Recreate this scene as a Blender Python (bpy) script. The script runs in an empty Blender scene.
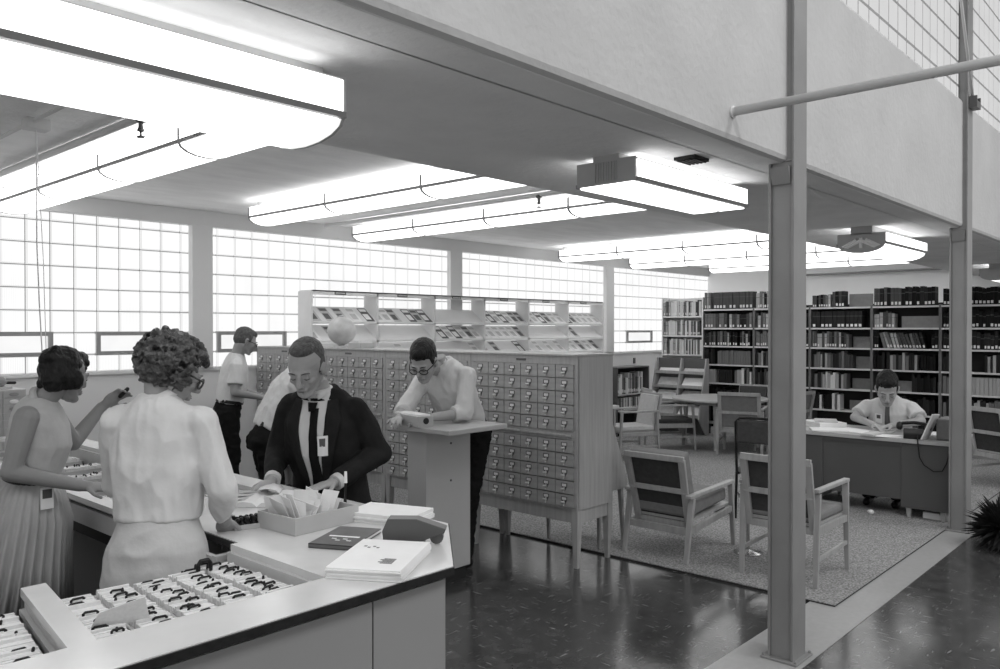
import bpy, bmesh, math, random
from mathutils import Vector, Matrix, Euler, noise
PI = math.pi
R = math.radians
rnd = random.Random(7)
SC = bpy.context.scene
COL = SC.collection
V = Vector

# ------------------------------------------------------------------ materials
def new_mat(name):
    m = bpy.data.materials.new(name); m.use_nodes = True
    nt = m.node_tree; nt.nodes.clear()
    out = nt.nodes.new('ShaderNodeOutputMaterial')
    b = nt.nodes.new('ShaderNodeBsdfPrincipled')
    nt.links.new(b.outputs[0], out.inputs[0])
    return m, nt, b, out

def g3(v): return (v, v, v, 1)

def mat(name, v, rough=.6, var=.06, scale=6, bump=0, bscale=60, metal=0, spec=.4, stretch=(1, 1, 1), coat=0):
    m, nt, b, out = new_mat(name)
    L = nt.links.new
    tc = nt.nodes.new('ShaderNodeTexCoord')
    mp = nt.nodes.new('ShaderNodeMapping'); mp.inputs['Scale'].default_value = stretch
    L(tc.outputs['Object'], mp.inputs[0])
    n = nt.nodes.new('ShaderNodeTexNoise'); n.inputs['Scale'].default_value = scale; n.inputs['Detail'].default_value = 5
    L(mp.outputs[0], n.inputs['Vector'])
    r = nt.nodes.new('ShaderNodeValToRGB')
    r.color_ramp.elements[0].position = .3; r.color_ramp.elements[1].position = .7
    r.color_ramp.elements[0].color = g3(v * (1 - var)); r.color_ramp.elements[1].color = g3(min(1, v * (1 + var)))
    L(n.outputs[0], r.inputs[0]); L(r.outputs[0], b.inputs['Base Color'])
    b.inputs['Roughness'].default_value = rough; b.inputs['Metallic'].default_value = metal
    b.inputs['Specular IOR Level'].default_value = spec
    if coat: b.inputs['Coat Weight'].default_value = coat
    if bump:
        n2 = nt.nodes.new('ShaderNodeTexNoise'); n2.inputs['Scale'].default_value = bscale; n2.inputs['Detail'].default_value = 4
        L(mp.outputs[0], n2.inputs['Vector'])
        bp = nt.nodes.new('ShaderNodeBump'); bp.inputs['Strength'].default_value = bump; bp.inputs['Distance'].default_value = .02
        L(n2.outputs[0], bp.inputs['Height']); L(bp.outputs[0], b.inputs['Normal'])
    return m

def emit(name, v, strength, var=0, scale=3, stretch=(1, 1, 1)):
    m, nt, b, out = new_mat(name)
    e = nt.nodes.new('ShaderNodeEmission')
    e.inputs[0].default_value = g3(v); e.inputs[1].default_value = strength
    if var:
        tc = nt.nodes.new('ShaderNodeTexCoord')
        mp = nt.nodes.new('ShaderNodeMapping'); mp.inputs['Scale'].default_value = stretch
        nt.links.new(tc.outputs['Object'], mp.inputs[0])
        n = nt.nodes.new('ShaderNodeTexNoise'); n.inputs['Scale'].default_value = scale
        nt.links.new(mp.outputs[0], n.inputs['Vector'])
        r = nt.nodes.new('ShaderNodeValToRGB')
        r.color_ramp.elements[0].color = g3(v * (1 - var)); r.color_ramp.elements[1].color = g3(v)
        r.color_ramp.elements[0].position = .35; r.color_ramp.elements[1].position = .65
        nt.links.new(n.outputs[0], r.inputs[0]); nt.links.new(r.outputs[0], e.inputs[0])
    nt.nodes.remove(b)
    nt.links.new(e.outputs[0], out.inputs[0])
    return m

def wood(name, v, rough=.4, axis=2, var=.12):
    st = [22, 22, 22]; st[axis] = 1.2
    return mat(name, v, rough, var, 1.6, bump=.05, bscale=3, stretch=tuple(st), spec=.4)

M = {}
M['plaster'] = mat('plaster', .57, .85, .05, 2.5, bump=.25, bscale=22)
M['ceiling'] = mat('ceiling_board', .90, .9, .06, 2.0, bump=.35, bscale=18, stretch=(1, 3, 1))
M['soffit'] = mat('soffit_plaster', .80, .85, .05, 3, bump=.25, bscale=25)
M['wallpaint'] = mat('wall_paint', .76, .7, .03, 2)
M['pilaster'] = mat('pilaster_paint', .66, .6, .03, 2)
M['steel'] = mat('painted_steel', .25, .42, .07, 5, bump=.04, bscale=30, spec=.5)
M['pipe'] = mat('pipe_paint', .32, .4, .05, 8)
M['backwall'] = mat('back_wall_paint', .88, .8, .02, 2)
M['mortar'] = mat('mortar', .18, .8, .08, 8)
M['laminate'] = mat('white_laminate', .60, .22, .04, 7, spec=.5)
M['blackedge'] = mat('worn_black_edge', .010, .5, .5, 40, bump=.1)
M['panel'] = mat('counter_panel', .29, .35, .05, 2, spec=.5)
M['traywall'] = mat('well_wood', .46, .5, .06, 5)
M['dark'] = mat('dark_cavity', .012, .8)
M['black'] = mat('black_plastic', .008, .4, spec=.35)
M['blackcloth'] = mat('black_cloth', .012, .9, .2, 9, bump=.5, bscale=14, spec=.08)
M['suit'] = mat('dark_suit_cloth', .017, .85, .25, 10, bump=.6, bscale=11, spec=.15)
M['white_cloth'] = mat('white_shirt_cloth', .62, .85, .03, 5, bump=.55, bscale=9, spec=.15)
M['blouse'] = mat('blouse_cloth', .56, .85, .04, 5, bump=.45, bscale=8, spec=.15)
M['blouse2'] = mat('sleeveless_blouse_cloth', .50, .85, .08, 12, bump=.4, bscale=10, spec=.15)
M['skirt'] = mat('pale_skirt_cloth', .46, .85, .05, 10, bump=.45, bscale=9, spec=.15)
M['pleat'] = mat('pleated_skirt_cloth', .42, .85, .05, 14, spec=.15)
M['skin3'] = mat('tanned_skin', .26, .5, .06, 10, spec=.35)
M['skin'] = mat('skin', .29, .5, .06, 10, spec=.35)
M['skin2'] = mat('skin_light', .36, .5, .06, 10, spec=.35)
M['hair'] = mat('dark_hair', .008, .5, .5, 60, bump=.5, bscale=70, stretch=(1, 1, .3), spec=.25)
M['hair2'] = mat('brown_hair', .06, .30, .8, 35, bump=.8, bscale=60)
M['hair3'] = mat('short_hair', .08, .6, .4, 60, bump=.6, bscale=90)
M['chrome'] = mat('chrome', .6, .18, metal=1)
M['holder'] = mat('holder_metal', .16, .35, .05, 9, metal=.6)
M['brass'] = mat('label_metal', .62, .3, metal=.8)
M['catwood'] = wood('catalog_wood', .37, .38)
M['catdrawer'] = wood('catalog_drawer_wood', .35, .4, axis=1)
M['lightwood'] = wood('light_wood', .42, .4)
M['midwood'] = wood('chair_wood', .36, .4)
M['greywood'] = mat('grey_painted_board', .42, .5, .05, 4)
M['shelfpaint'] = mat('shelf_paint', .70, .5, .04, 4)
M['stackmetal'] = mat('stack_metal', .11, .45, .04, 4)
M['lectern'] = mat('lectern_paint', .46, .4, .04, 2)
M['lecterntop'] = mat('lectern_top', .42, .35, .05, 6)
M['upholstery'] = mat('dark_upholstery', .05, .85, .15, 30, bump=.2)
M['cushion'] = mat('grey_cushion', .20, .8, .08, 20, bump=.2)
M['cushion_light'] = mat('light_cushion', .55, .8, .05, 20, bump=.2)
M['deskmetal'] = mat('desk_metal', .085, .4, .05, 3, spec=.5)
M['desktop'] = mat('desk_linoleum', .30, .4, .05, 3)
M['paper'] = mat('paper', .80, .8, .03, 12)
M['paper2'] = mat('grey_paper', .5, .8, .1, 18)
M['card'] = mat('card_stock', .70, .8, .06, 90)
M['darkcover'] = mat('dark_cover', .10, .5, .2, 15)
M['boxcard'] = mat('cardboard_box', .43, .7, .04, 8)
M['globe'] = mat('globe_map', .55, .35, .30, 5)
M['strip'] = mat('terrazzo_strip', .36, .35, .05, 25, spec=.4)
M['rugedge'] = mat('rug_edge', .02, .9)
M['lens'] = emit('lamp_lens', 1.0, 2.9)
M['lensside'] = emit('lamp_side_panel', 1.0, 2.6)
M['uplight'] = emit('lamp_top_opening', 1.0, 4.6)
M['uplight2'] = emit('soffit_lamp_top_opening', 1.0, 2.6)
M['lampmetal'] = mat('lamp_metal', .42, .5)
M['eyewhite'] = mat('eye_white', .6, .3)

def tile_floor():
    m, nt, b, out = new_mat('dark_marbled_tile'); L = nt.links.new; N = nt.nodes.new
    tc = N('ShaderNodeTexCoord')
    def streak(rz, sx, sy):
        mp = N('ShaderNodeMapping'); mp.inputs['Scale'].default_value = (sx, sy, 1); mp.inputs['Rotation'].default_value = (0, 0, rz)
        L(tc.outputs['Object'], mp.inputs[0])
        n = N('ShaderNodeTexNoise'); n.inputs['Scale'].default_value = 1; n.inputs['Detail'].default_value = 2.5; n.inputs['Roughness'].default_value = .5
        L(mp.outputs[0], n.inputs['Vector'])
        r = N('ShaderNodeValToRGB'); r.color_ramp.elements[0].position = .645; r.color_ramp.elements[1].position = .71
        L(n.outputs[0], r.inputs[0]); return r.outputs[0]
    a = streak(.12, 9, 55); c = streak(.12, 55, 9)
    ck = N('ShaderNodeTexChecker'); ck.inputs['Scale'].default_value = 4.37
    ck.inputs[1].default_value = g3(0); ck.inputs[2].default_value = g3(1)
    L(tc.outputs['Object'], ck.inputs['Vector'])
    mx = N('ShaderNodeMix'); mx.data_type = 'FLOAT'
    L(ck.outputs[1], mx.inputs[0]); L(a, mx.inputs[2]); L(c, mx.inputs[3])
    nb = N('ShaderNodeTexNoise'); nb.inputs['Scale'].default_value = 9; nb.inputs['Detail'].default_value = 6
    L(tc.outputs['Object'], nb.inputs['Vector'])
    rb = N('ShaderNodeValToRGB'); rb.color_ramp.elements[0].position = .3; rb.color_ramp.elements[1].position = .75
    rb.color_ramp.elements[0].color = g3(.034); rb.color_ramp.elements[1].color = g3(.078)
    L(nb.outputs[0], rb.inputs[0])
    m2 = N('ShaderNodeMix'); m2.data_type = 'RGBA'
    L(mx.outputs[0], m2.inputs[0]); L(rb.outputs[0], m2.inputs[6]); m2.inputs[7].default_value = g3(.20)
    L(m2.outputs[2], b.inputs['Base Color'])
    b.inputs['Specular IOR Level'].default_value = .5
    nr = N('ShaderNodeTexNoise'); nr.inputs['Scale'].default_value = 5; L(tc.outputs['Object'], nr.inputs['Vector'])
    mr = N('ShaderNodeMapRange'); mr.inputs[3].default_value = .10; mr.inputs[4].default_value = .24
    L(nr.outputs[0], mr.inputs[0]); L(mr.outputs[0], b.inputs['Roughness'])
    bp = N('ShaderNodeBump'); bp.inputs['Strength'].default_value = .06; bp.inputs['Distance'].default_value = .01
    L(nb.outputs[0], bp.inputs['Height']); L(bp.outputs[0], b.inputs['Normal'])
    return m
M['tile'] = tile_floor()

def rug_mat():
    m, nt, b, out = new_mat('speckled_carpet'); L = nt.links.new; N = nt.nodes.new
    tc = N('ShaderNodeTexCoord'); n = N('ShaderNodeTexNoise'); n.inputs['Scale'].default_value = 70; n.inputs['Detail'].default_value = 3
    L(tc.outputs['Object'], n.inputs['Vector'])
    r = N('ShaderNodeValToRGB'); r.color_ramp.elements[0].position = .35; r.color_ramp.elements[1].position = .65
    r.color_ramp.elements[0].color = g3(.15); r.color_ramp.elements[1].color = g3(.40)
    L(n.outputs[0], r.inputs[0]); L(r.outputs[0], b.inputs['Base Color']); b.inputs['Roughness'].default_value = .95
    bp = N('ShaderNodeBump'); bp.inputs['Strength'].default_value = .5; bp.inputs['Distance'].default_value = .01
    L(n.outputs[0], bp.inputs['Height']); L(bp.outputs[0], b.inputs['Normal'])
    return m
M['rug'] = rug_mat()

def glassblock(name, strength):
    # daylit fluted glass block: brightness varies with the fluting pressed in each block
    m, nt, b, out = new_mat(name); L = nt.links.new; N = nt.nodes.new
    tc = N('ShaderNodeTexCoord')
    w = N('ShaderNodeTexWave'); w.wave_type = 'BANDS'; w.bands_direction = 'X'; w.inputs['Scale'].default_value = 22; w.inputs['Distortion'].default_value = .6
    L(tc.outputs['Object'], w.inputs['Vector'])
    w2 = N('ShaderNodeTexNoise'); w2.inputs['Scale'].default_value = 2.2; L(tc.outputs['Object'], w2.inputs['Vector'])
    ad = N('ShaderNodeMath'); ad.operation = 'MULTIPLY_ADD'; L(w.outputs[1], ad.inputs[0]); ad.inputs[1].default_value = .10
    mr = N('ShaderNodeMapRange'); mr.inputs[3].default_value = .78; mr.inputs[4].default_value = .98
    L(w2.outputs[0], mr.inputs[0]); L(mr.outputs[0], ad.inputs[2])
    mu = N('ShaderNodeMath'); mu.operation = 'MULTIPLY'; mu.inputs[1].default_value = strength; L(ad.outputs[0], mu.inputs[0])
    e = N('ShaderNodeEmission'); L(mu.outputs[0], e.inputs[1])
    gl = N('ShaderNodeBsdfGlossy'); gl.inputs['Roughness'].default_value = .25
    fr = N('ShaderNodeAddShader'); mxs = N('ShaderNodeMixShader'); mxs.inputs[0].default_value = .04
    L(e.outputs[0], mxs.inputs[1]); L(gl.outputs[0], mxs.inputs[2]); L(mxs.outputs[0], out.inputs[0])
    nt.nodes.remove(b); nt.nodes.remove(fr)
    return m
M['block'] = glassblock('daylit_glass_block', .88)
M['blockdim'] = glassblock('clerestory_glass_block', .58)
M['blockrim'] = glassblock('glass_block_rim', .72)
M['ventglass'] = emit('frosted_vent_glass', 1.0, .76, .06, 4)

def book_mat(name, v, band=.6, plain=False):
    m, nt, b, out = new_mat(name); L = nt.links.new; N = nt.nodes.new
    tc = N('ShaderNodeTexCoord'); sp = N('ShaderNodeSeparateXYZ'); L(tc.outputs['Object'], sp.inputs[0])
    def between(lo, hi):
        a = N('ShaderNodeMath'); a.operation = 'GREATER_THAN'; a.inputs[1].default_value = lo; L(sp.outputs[2], a.inputs[0])
        c = N('ShaderNodeMath'); c.operation = 'LESS_THAN'; c.inputs[1].default_value = hi; L(sp.outputs[2], c.inputs[0])
        d = N('ShaderNodeMath'); d.operation = 'MULTIPLY'; L(a.outputs[0], d.inputs[0]); L(c.outputs[0], d.inputs[1]); return d.outputs[0]
    mx = N('ShaderNodeMix'); mx.data_type = 'RGBA'; mx.inputs[6].default_value = g3(v); mx.inputs[7].default_value = g3(band)
    tx = N('ShaderNodeTexNoise'); tx.inputs['Scale'].default_value = 9
    ob = N('ShaderNodeObjectInfo'); cb = N('ShaderNodeVectorMath'); cb.operation = 'SCALE'; cb.inputs[0].default_value = (40, 17, 23); L(ob.outputs['Random'], cb.inputs['Scale']); L(cb.outputs[0], tx.inputs['Vector'])
    gt = N('ShaderNodeMath'); gt.operation = 'GREATER_THAN'; gt.inputs[1].default_value = .42; L(tx.outputs[0], gt.inputs[0])
    ml = N('ShaderNodeMath'); ml.operation = 'MULTIPLY'; ay = N('ShaderNodeMath'); ay.operation = 'ABSOLUTE'; L(sp.outputs[1], ay.inputs[0]); ly = N('ShaderNodeMath'); ly.operation = 'LESS_THAN'; ly.inputs[1].default_value = .33; L(ay.outputs[0], ly.inputs[0]); m3 = N('ShaderNodeMath'); m3.operation = 'MULTIPLY'; L(between(.020, .058), m3.inputs[0]); L(ly.outputs[0], m3.inputs[1]); L(m3.outputs[0], ml.inputs[0]); L(gt.outputs[0], ml.inputs[1]); L(ml.outputs[0], mx.inputs[0])
    m2 = N('ShaderNodeMix'); m2.data_type = 'RGBA'; L(mx.outputs[2], m2.inputs[6]); m2.inputs[7].default_value = g3(v * .45 + .05)
    if not plain: L(between(.165, .178), m2.inputs[0])
    else: m2.inputs[0].default_value = 0
    L(m2.outputs[2], b.inputs['Base Color']); b.inputs['Roughness'].default_value = .7; b.inputs['Specular IOR Level'].default_value = .2
    return m
BM = {'black': book_mat('black_binding', .005, .7), 'dark': book_mat('dark_binding', .018, .75), 'grey': book_mat('grey_binding', .06, .6),
      'mid': book_mat('mid_grey_binding', .14, .6), 'pale': book_mat('pale_binding', .34, .7), 'white': book_mat('white_binding', .62, .7, True)}

# ------------------------------------------------------------------ mesh helpers
def rotm(ax, a): return Matrix.Rotation(a, 4, ax)

class MB:
    def __init__(s): s.bm = bmesh.new()
    def box(s, x0, x1, y0, y1, z0, z1, m=None):
        vs = [s.bm.verts.new(V(p) if m is None else m @ V(p)) for p in
              ((x0, y0, z0), (x1, y0, z0), (x1, y1, z0), (x0, y1, z0), (x0, y0, z1), (x1, y0, z1), (x1, y1, z1), (x0, y1, z1))]
        for f in ((3, 2, 1, 0), (4, 5, 6, 7), (0, 1, 5, 4), (1, 2, 6, 5), (2, 3, 7, 6), (3, 0, 4, 7)):
            s.bm.faces.new([vs[i] for i in f])
        return s
    def prism(s, pts, h0, h1, axis='z', m=None):
        def mk(p, h):
            q = {'z': (p[0], p[1], h), 'y': (p[0], h, p[1]), 'x': (h, p[0], p[1])}[axis]
            return V(q) if m is None else m @ V(q)
        a = [s.bm.verts.new(mk(p, h0)) for p in pts]; b = [s.bm.verts.new(mk(p, h1)) for p in pts]
        n = len(pts)
        s.bm.faces.new(a[::-1]); s.bm.faces.new(b)
        for i in range(n): s.bm.faces.new((a[i], a[(i + 1) % n], b[(i + 1) % n], b[i]))
        return s
    def rings(s, rs, cap=True, closed=True):
        L = [[s.bm.verts.new(p) for p in r] for r in rs]
        n = len(L[0])
        for a, b in zip(L, L[1:]):
            for i in range(n if closed else n - 1):
                s.bm.faces.new((a[i], a[(i + 1) % n], b[(i + 1) % n], b[i]))
        if cap: s.bm.faces.new(L[0][::-1]); s.bm.faces.new(L[-1])
        return s
    def bar(s, p0, p1, w, d, w1=None, d1=None, up=None):
        # rectangular bar from p0 to p1
        p0, p1 = V(p0), V(p1); ax = (p1 - p0).normalized()
        u = V(up) if up else (V((0, 1, 0)) if abs(ax.y) < .9 else V((1, 0, 0)))
        a = ax.cross(u).normalized(); b = a.cross(ax).normalized()
        w1 = w if w1 is None else w1; d1 = d if d1 is None else d1
        def rg(p, w, d): return [p + a * sx * w / 2 + b * sy * d / 2 for sx, sy in ((-1, -1), (1, -1), (1, 1), (-1, 1))]
        return s.rings([rg(p0, w, d), rg(p1, w1, d1)])
    def tube(s, pts, r, n=8, cap=True):
        pts = [V(p) for p in pts]; rs = []
        rr = r if isinstance(r, (list, tuple)) else [r] * len(pts)
        prev = None
        for i, p in enumerate(pts):
            t = (pts[min(i + 1, len(pts) - 1)] - pts[max(i - 1, 0)]).normalized()
            if prev is None:
                a = t.cross(V((0, 0, 1)) if abs(t.z) < .9 else V((1, 0, 0))).normalized()
            else:
                a = (prev - t * prev.dot(t)).normalized()
            prev = a; b = t.cross(a)
            rs.append([p + (a * math.cos(2 * PI * k / n) + b * math.sin(2 * PI * k / n)) * rr[i] for k in range(n)])
        return s.rings(rs, cap)
    def lathe(s, prof, c=(0, 0, 0), n=20, m=None):
        rs = []
        for r, z in prof:
            ring = [V((c[0] + r * math.cos(2 * PI * k / n), c[1] + r * math.sin(2 * PI * k / n), c[2] + z)) for k in range(n)]
            if m is not None: ring = [m @ p for p in ring]
            rs.append(ring)
        return s.rings(rs)
    def ell(s, c, r, m=None, n=14, k=9):
        c = V(c); rs = []
        for j in range(1, k):
            t = -PI / 2 + PI * j / k
            rs.append([V((r[0] * math.cos(t) * math.cos(2 * PI * i / n), r[1] * math.cos(t) * math.sin(2 * PI * i / n), r[2] * math.sin(t))) for i in range(n)])
        bot, top = V((0, 0, -r[2])), V((0, 0, r[2]))
        tr = (lambda p: c + (m @ p if m is not None else p))
        L = [[s.bm.verts.new(tr(p)) for p in r_] for r_ in rs]
        for a, b in zip(L, L[1:]):
            for i in range(n): s.bm.faces.new((a[i], a[(i + 1) % n], b[(i + 1) % n], b[i]))
        vb, vt = s.bm.verts.new(tr(bot)), s.bm.verts.new(tr(top))
        for i in range(n):
            s.bm.faces.new((L[0][(i + 1) % n], L[0][i], vb)); s.bm.faces.new((L[-1][i], L[-1][(i + 1) % n], vt))
        return s
    def cap(s, p0, p1, r0, r1=None, n=12):
        # capsule with round ends
        r1 = r0 if r1 is None else r1
        p0, p1 = V(p0), V(p1); ax = (p1 - p0)
        L_ = ax.length; ax = ax.normalized() if L_ > 1e-6 else V((0, 0, 1))
        pts, rr = [], []
        for t in (-.98, -.85, -.55, 0): pts.append(p0 + ax * r0 * t); rr.append(r0 * math.sqrt(1 - t * t))
        for t in (0.01, .55, .85, .98): pts.append(p1 + ax * r1 * t); rr.append(r1 * math.sqrt(1 - t * t))
        a = ax.cross(V((0, 0, 1)) if abs(ax.z) < .9 else V((1, 0, 0))).normalized(); b = ax.cross(a)
        return s.rings([[p + (a * math.cos(2 * PI * k / n) + b * math.sin(2 * PI * k / n)) * r for k in range(n)] for p, r in zip(pts, rr)])
    def limb(s, pts, rr, n=12):
        for i in range(len(pts) - 1): s.cap(pts[i], pts[i + 1], rr[i], rr[i + 1], n)
        return s
    def loft(s, sec, n=24, m=None, pw=2.0):
        # sec: list of (cx, cy, z, rx, ry) in a local frame
        rs = []
        for c in sec:
            ring = []
            for k in range(n):
                a = 2 * PI * k / n; ca, sa = math.cos(a), math.sin(a)
                e = 2 / pw
                p = V((c[0] + c[3] * math.copysign(abs(ca) ** e, ca), c[1] + c[4] * math.copysign(abs(sa) ** e, sa), c[2]))
                ring.append(m @ p if m is not None else p)
            rs.append(ring)
        return s.rings(rs)
    def mesh(s, name, smooth=0):
        bmesh.ops.recalc_face_normals(s.bm, faces=s.bm.faces)
        me = bpy.data.meshes.new(name); s.bm.to_mesh(me); s.bm.free()
        if smooth:
            me.shade_smooth() if smooth == 1 else me.shade_smooth()
            if smooth != 1: me.set_sharp_from_angle(angle=smooth)
        return me

def obj(name, mb, m, parent=None, smooth=0, bevel=0, shift=None, kind=None):
    me = mb.mesh(name, smooth) if isinstance(mb, MB) else mb
    if m is not None:
        me.materials.clear(); me.materials.append(m)
    o = bpy.data.objects.new(name, me); COL.objects.link(o)
    if shift is not None: me.transform(Matrix.Translation(-V(shift)))
    if parent is not None: o.parent = parent
    if bevel:
        b = o.modifiers.new('edge', 'BEVEL'); b.width = bevel; b.segments = 2; b.limit_method = 'ANGLE'
        b.harden_normals = False
    if kind: o['kind'] = kind
    return o

def tag(o, label=None, cat=None, group=None, kind=None):
    if label: o['label'] = label
    if cat: o['category'] = cat
    if group: o['group'] = group
    if kind: o['kind'] = kind
    return o

def thing(name, label, cat, loc=(0, 0, 0), rz=0, group=None):
    o = bpy.data.objects.new(name, None); COL.objects.link(o); o.empty_display_size = .1
    o.location = loc; o.rotation_euler = (0, 0, rz)
    return tag(o, label, cat, group)

def dup(root, loc=None, rz=None, label=None, group=None, rot=None):
    def rec(o, par):
        c = o.copy(); COL.objects.link(c); c.parent = par
        for ch in list(o.children): rec(ch, c)
        return c
    c = rec(root, None)
    if loc is not None: c.location = loc
    if rz is not None: c.rotation_euler = (0, 0, rz)
    if rot is not None: c.rotation_euler = rot
    if label: c['label'] = label
    if group: c['group'] = group
    return c

def struct(name, mb, m, bevel=0, smooth=0):
    return obj(name, mb, m, None, smooth, bevel, kind='structure')

def voxel(mb, vox, sm=4, fac=.5, name='blob'):
    me = mb.mesh(name)
    o = bpy.data.objects.new('tmp', me); COL.objects.link(o)
    r = o.modifiers.new('r', 'REMESH'); r.mode = 'VOXEL'; r.voxel_size = vox; r.use_smooth_shade = True
    s = o.modifiers.new('s', 'SMOOTH'); s.factor = fac; s.iterations = sm
    dg = bpy.context.evaluated_depsgraph_get(); dg.update()
    ev = o.evaluated_get(dg)
    out = bpy.data.meshes.new_from_object(ev, depsgraph=dg)
    bpy.data.objects.remove(o); out.shade_smooth(); out.name = name
    return out

def displace(me, amp, freq, seed=0, zs=1.0, ridge=False):
    me.calc_loop_triangles() if False else None
    ns = [v.normal.copy() for v in me.vertices]
    for v, n in zip(me.vertices, ns):
        p = V((v.co.x * freq, v.co.y * freq, v.co.z * freq * zs)) + V((seed * 7.3, 0, 0))
        q = noise.noise(p); v.co += n * ((.35 - abs(q) * 1.6) if ridge else q) * amp
    return me
# ================================================================== SETTING
YW = 8.02; XB = 15.15; SOF = 2.67; FY = 1.766; CEIL = 3.02; SY = 3.26; ZT = 6.4
mb = MB(); mb.box(-5, XB + .2, -8, YW + .2, -.1, 0)
struct('floor', mb, M['tile'])
mb = MB(); mb.box(-5, 30, 1.672, 2.045, 0, .004)
struct('trim_1', mb, M['strip'])
# low wall under the glass blocks, upper band, back wall
mb = MB(); mb.box(-3, XB + .2, YW, YW + .25, 0, 1.375)
mb.box(-3, XB + .2, YW - .03, YW, 1.345, 1.375)
struct('wall_left', mb, M['wallpaint'])
mb = MB(); mb.box(-3, XB + .2, YW - .02, YW + .25, 2.86, CEIL)
struct('trim_2', mb, M['pilaster'])
mb = MB(); mb.box(XB, XB + .2, FY, YW + .2, 0, CEIL)
struct('wall_back', mb, M['backwall'])
mb = MB(); mb.box(-3, XB + .2, SY, YW + .25, CEIL, CEIL + .12)
struct('ceiling', mb, M['ceiling'])
mb = MB(); mb.box(-3, XB + 5, FY + .02, SY, SOF - .004, CEIL + .1)
struct('ceiling_soffit', mb, M['soffit'], bevel=.02)
mb = MB(); mb.box(-3, XB + 5, FY, FY + .16, SOF - .0015, 3.78)
struct('wall_parapet', mb, M['plaster'], bevel=.03)
mb = MB(); mb.box(-3, XB + 5, FY + .21, FY + .218, SOF - .004, SOF + .01)
struct('trim_3', mb, M['steel'])
mb = MB(); mb.box(-5, 30, -8, YW, ZT, ZT + .1)
struct('ceiling_hall', mb, M['ceiling'])

# wall pilasters
for i, x in enumerate((.36, 4.02, 7.73, 11.44)):
    mb = MB(); mb.box(x, x + .225, YW - .06, YW + .2, 1.375, 2.862)
    o = struct('trim_%d' % (4 + i), mb, M['pilaster'], bevel=.006)

BL = .2055
def block_wall(n, x0, x1, z0, z1, y, xs, zs, holes=(), mt='block', thick=.08, out=-1):
    root = bpy.data.objects.new('window_%d' % n, None); COL.objects.link(root); root['kind'] = 'structure'
    mg = MB(); mg.box(x0, x1, y + (.035 if mt == 'block' else .003), y + thick, z0, z1)
    rim = MB(); face = MB()
    zk = zs
    while zk > z0 + 1e-3: zk -= BL
    xk0 = xs
    while xk0 > x0 + 1e-3: xk0 -= BL
    z = zk
    while z < z1 - .01:
        x = xk0
        while x < x1 - .01:
            a, b_, c, d = max(x, x0), min(x + BL, x1), max(z, z0), min(z + BL, z1)
            if b_ - a > .03 and d - c > .03 and not any(h[0] - .02 < (a + b_) / 2 < h[1] + .02 and h[2] - .02 < (c + d) / 2 < h[3] + .02 for h in holes):
                g = .0035 if mt == 'block' else .003
                a += g; b_ -= g; c += g; d -= g
                q = .010
                P = [(a, y + .03, c), (b_, y + .03, c), (b_, y + .03, d), (a, y + .03, d)]
                Q = [(a + q, y, c + q), (b_ - q, y, c + q), (b_ - q, y, d - q), (a + q, y, d - q)]
                vp = [rim.bm.verts.new(p) for p in P]; vq = [rim.bm.verts.new(p) for p in Q]
                for i in range(4): rim.bm.faces.new((vp[i], vp[(i + 1) % 4], vq[(i + 1) % 4], vq[i]))
                face.bm.faces.new([face.bm.verts.new(p) for p in Q])
            x += BL
        z += BL
    obj('mortar', mg, M['mortar' if mt == 'block' else 'pipe'], root)
    obj('glass_blocks', face, M[mt], root)
    obj('block_rims', rim, M['blockrim' if mt == 'block' else 'blockdim'], root)
    return root

VW = .82
vents = [1.87, 3.09, 4.325, 12.13]
bays = [(.585, 4.02), (4.245, 7.73), (7.955, 11.44), (11.665, XB)]
for i, (a, b) in enumerate(bays):
    hs = [(v, v + VW, 1.5395, 1.745) for v in vents if a <= v < b]
    w = block_wall(i + 1, a, b, 1.375, 2.86, YW, (vents[0] if i == 0 else (4.325 if i == 1 else (b if i == 2 else 12.13))), 1.745, hs)
    for h in hs:
        mb = MB(); t = .028
        x0, x1, z0, z1 = h
        mb.box(x0 - .01, x1 + .01, YW - .03, YW + .04, z0 - .01, z0 + t).box(x0 - .01, x1 + .01, YW - .03, YW + .04, z1 - t, z1 + .01)
        mb.box(x0 - .01, x0 + t, YW - .03, YW + .04, z0 + t, z1 - t).box(x1 - t, x1 + .01, YW - .03, YW + .04, z0 + t, z1 - t)
        fo = obj('vent_frame', mb, M['pipe'], w)
        mb = MB(); mb.box(x0 + t, x1 - t, YW + .0, YW + .03, z0 + t, z1 - t)
        obj('vent_pane', mb, M['ventglass'], fo)
# clerestory between the columns
block_wall(5, -3, 7.905, 3.78, ZT, FY + .03, 7.84, 3.90, mt='blockdim')
block_wall(6, 8.11, 12, 3.78, ZT, FY + .03, 8.04, 3.90, mt='blockdim')

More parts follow.
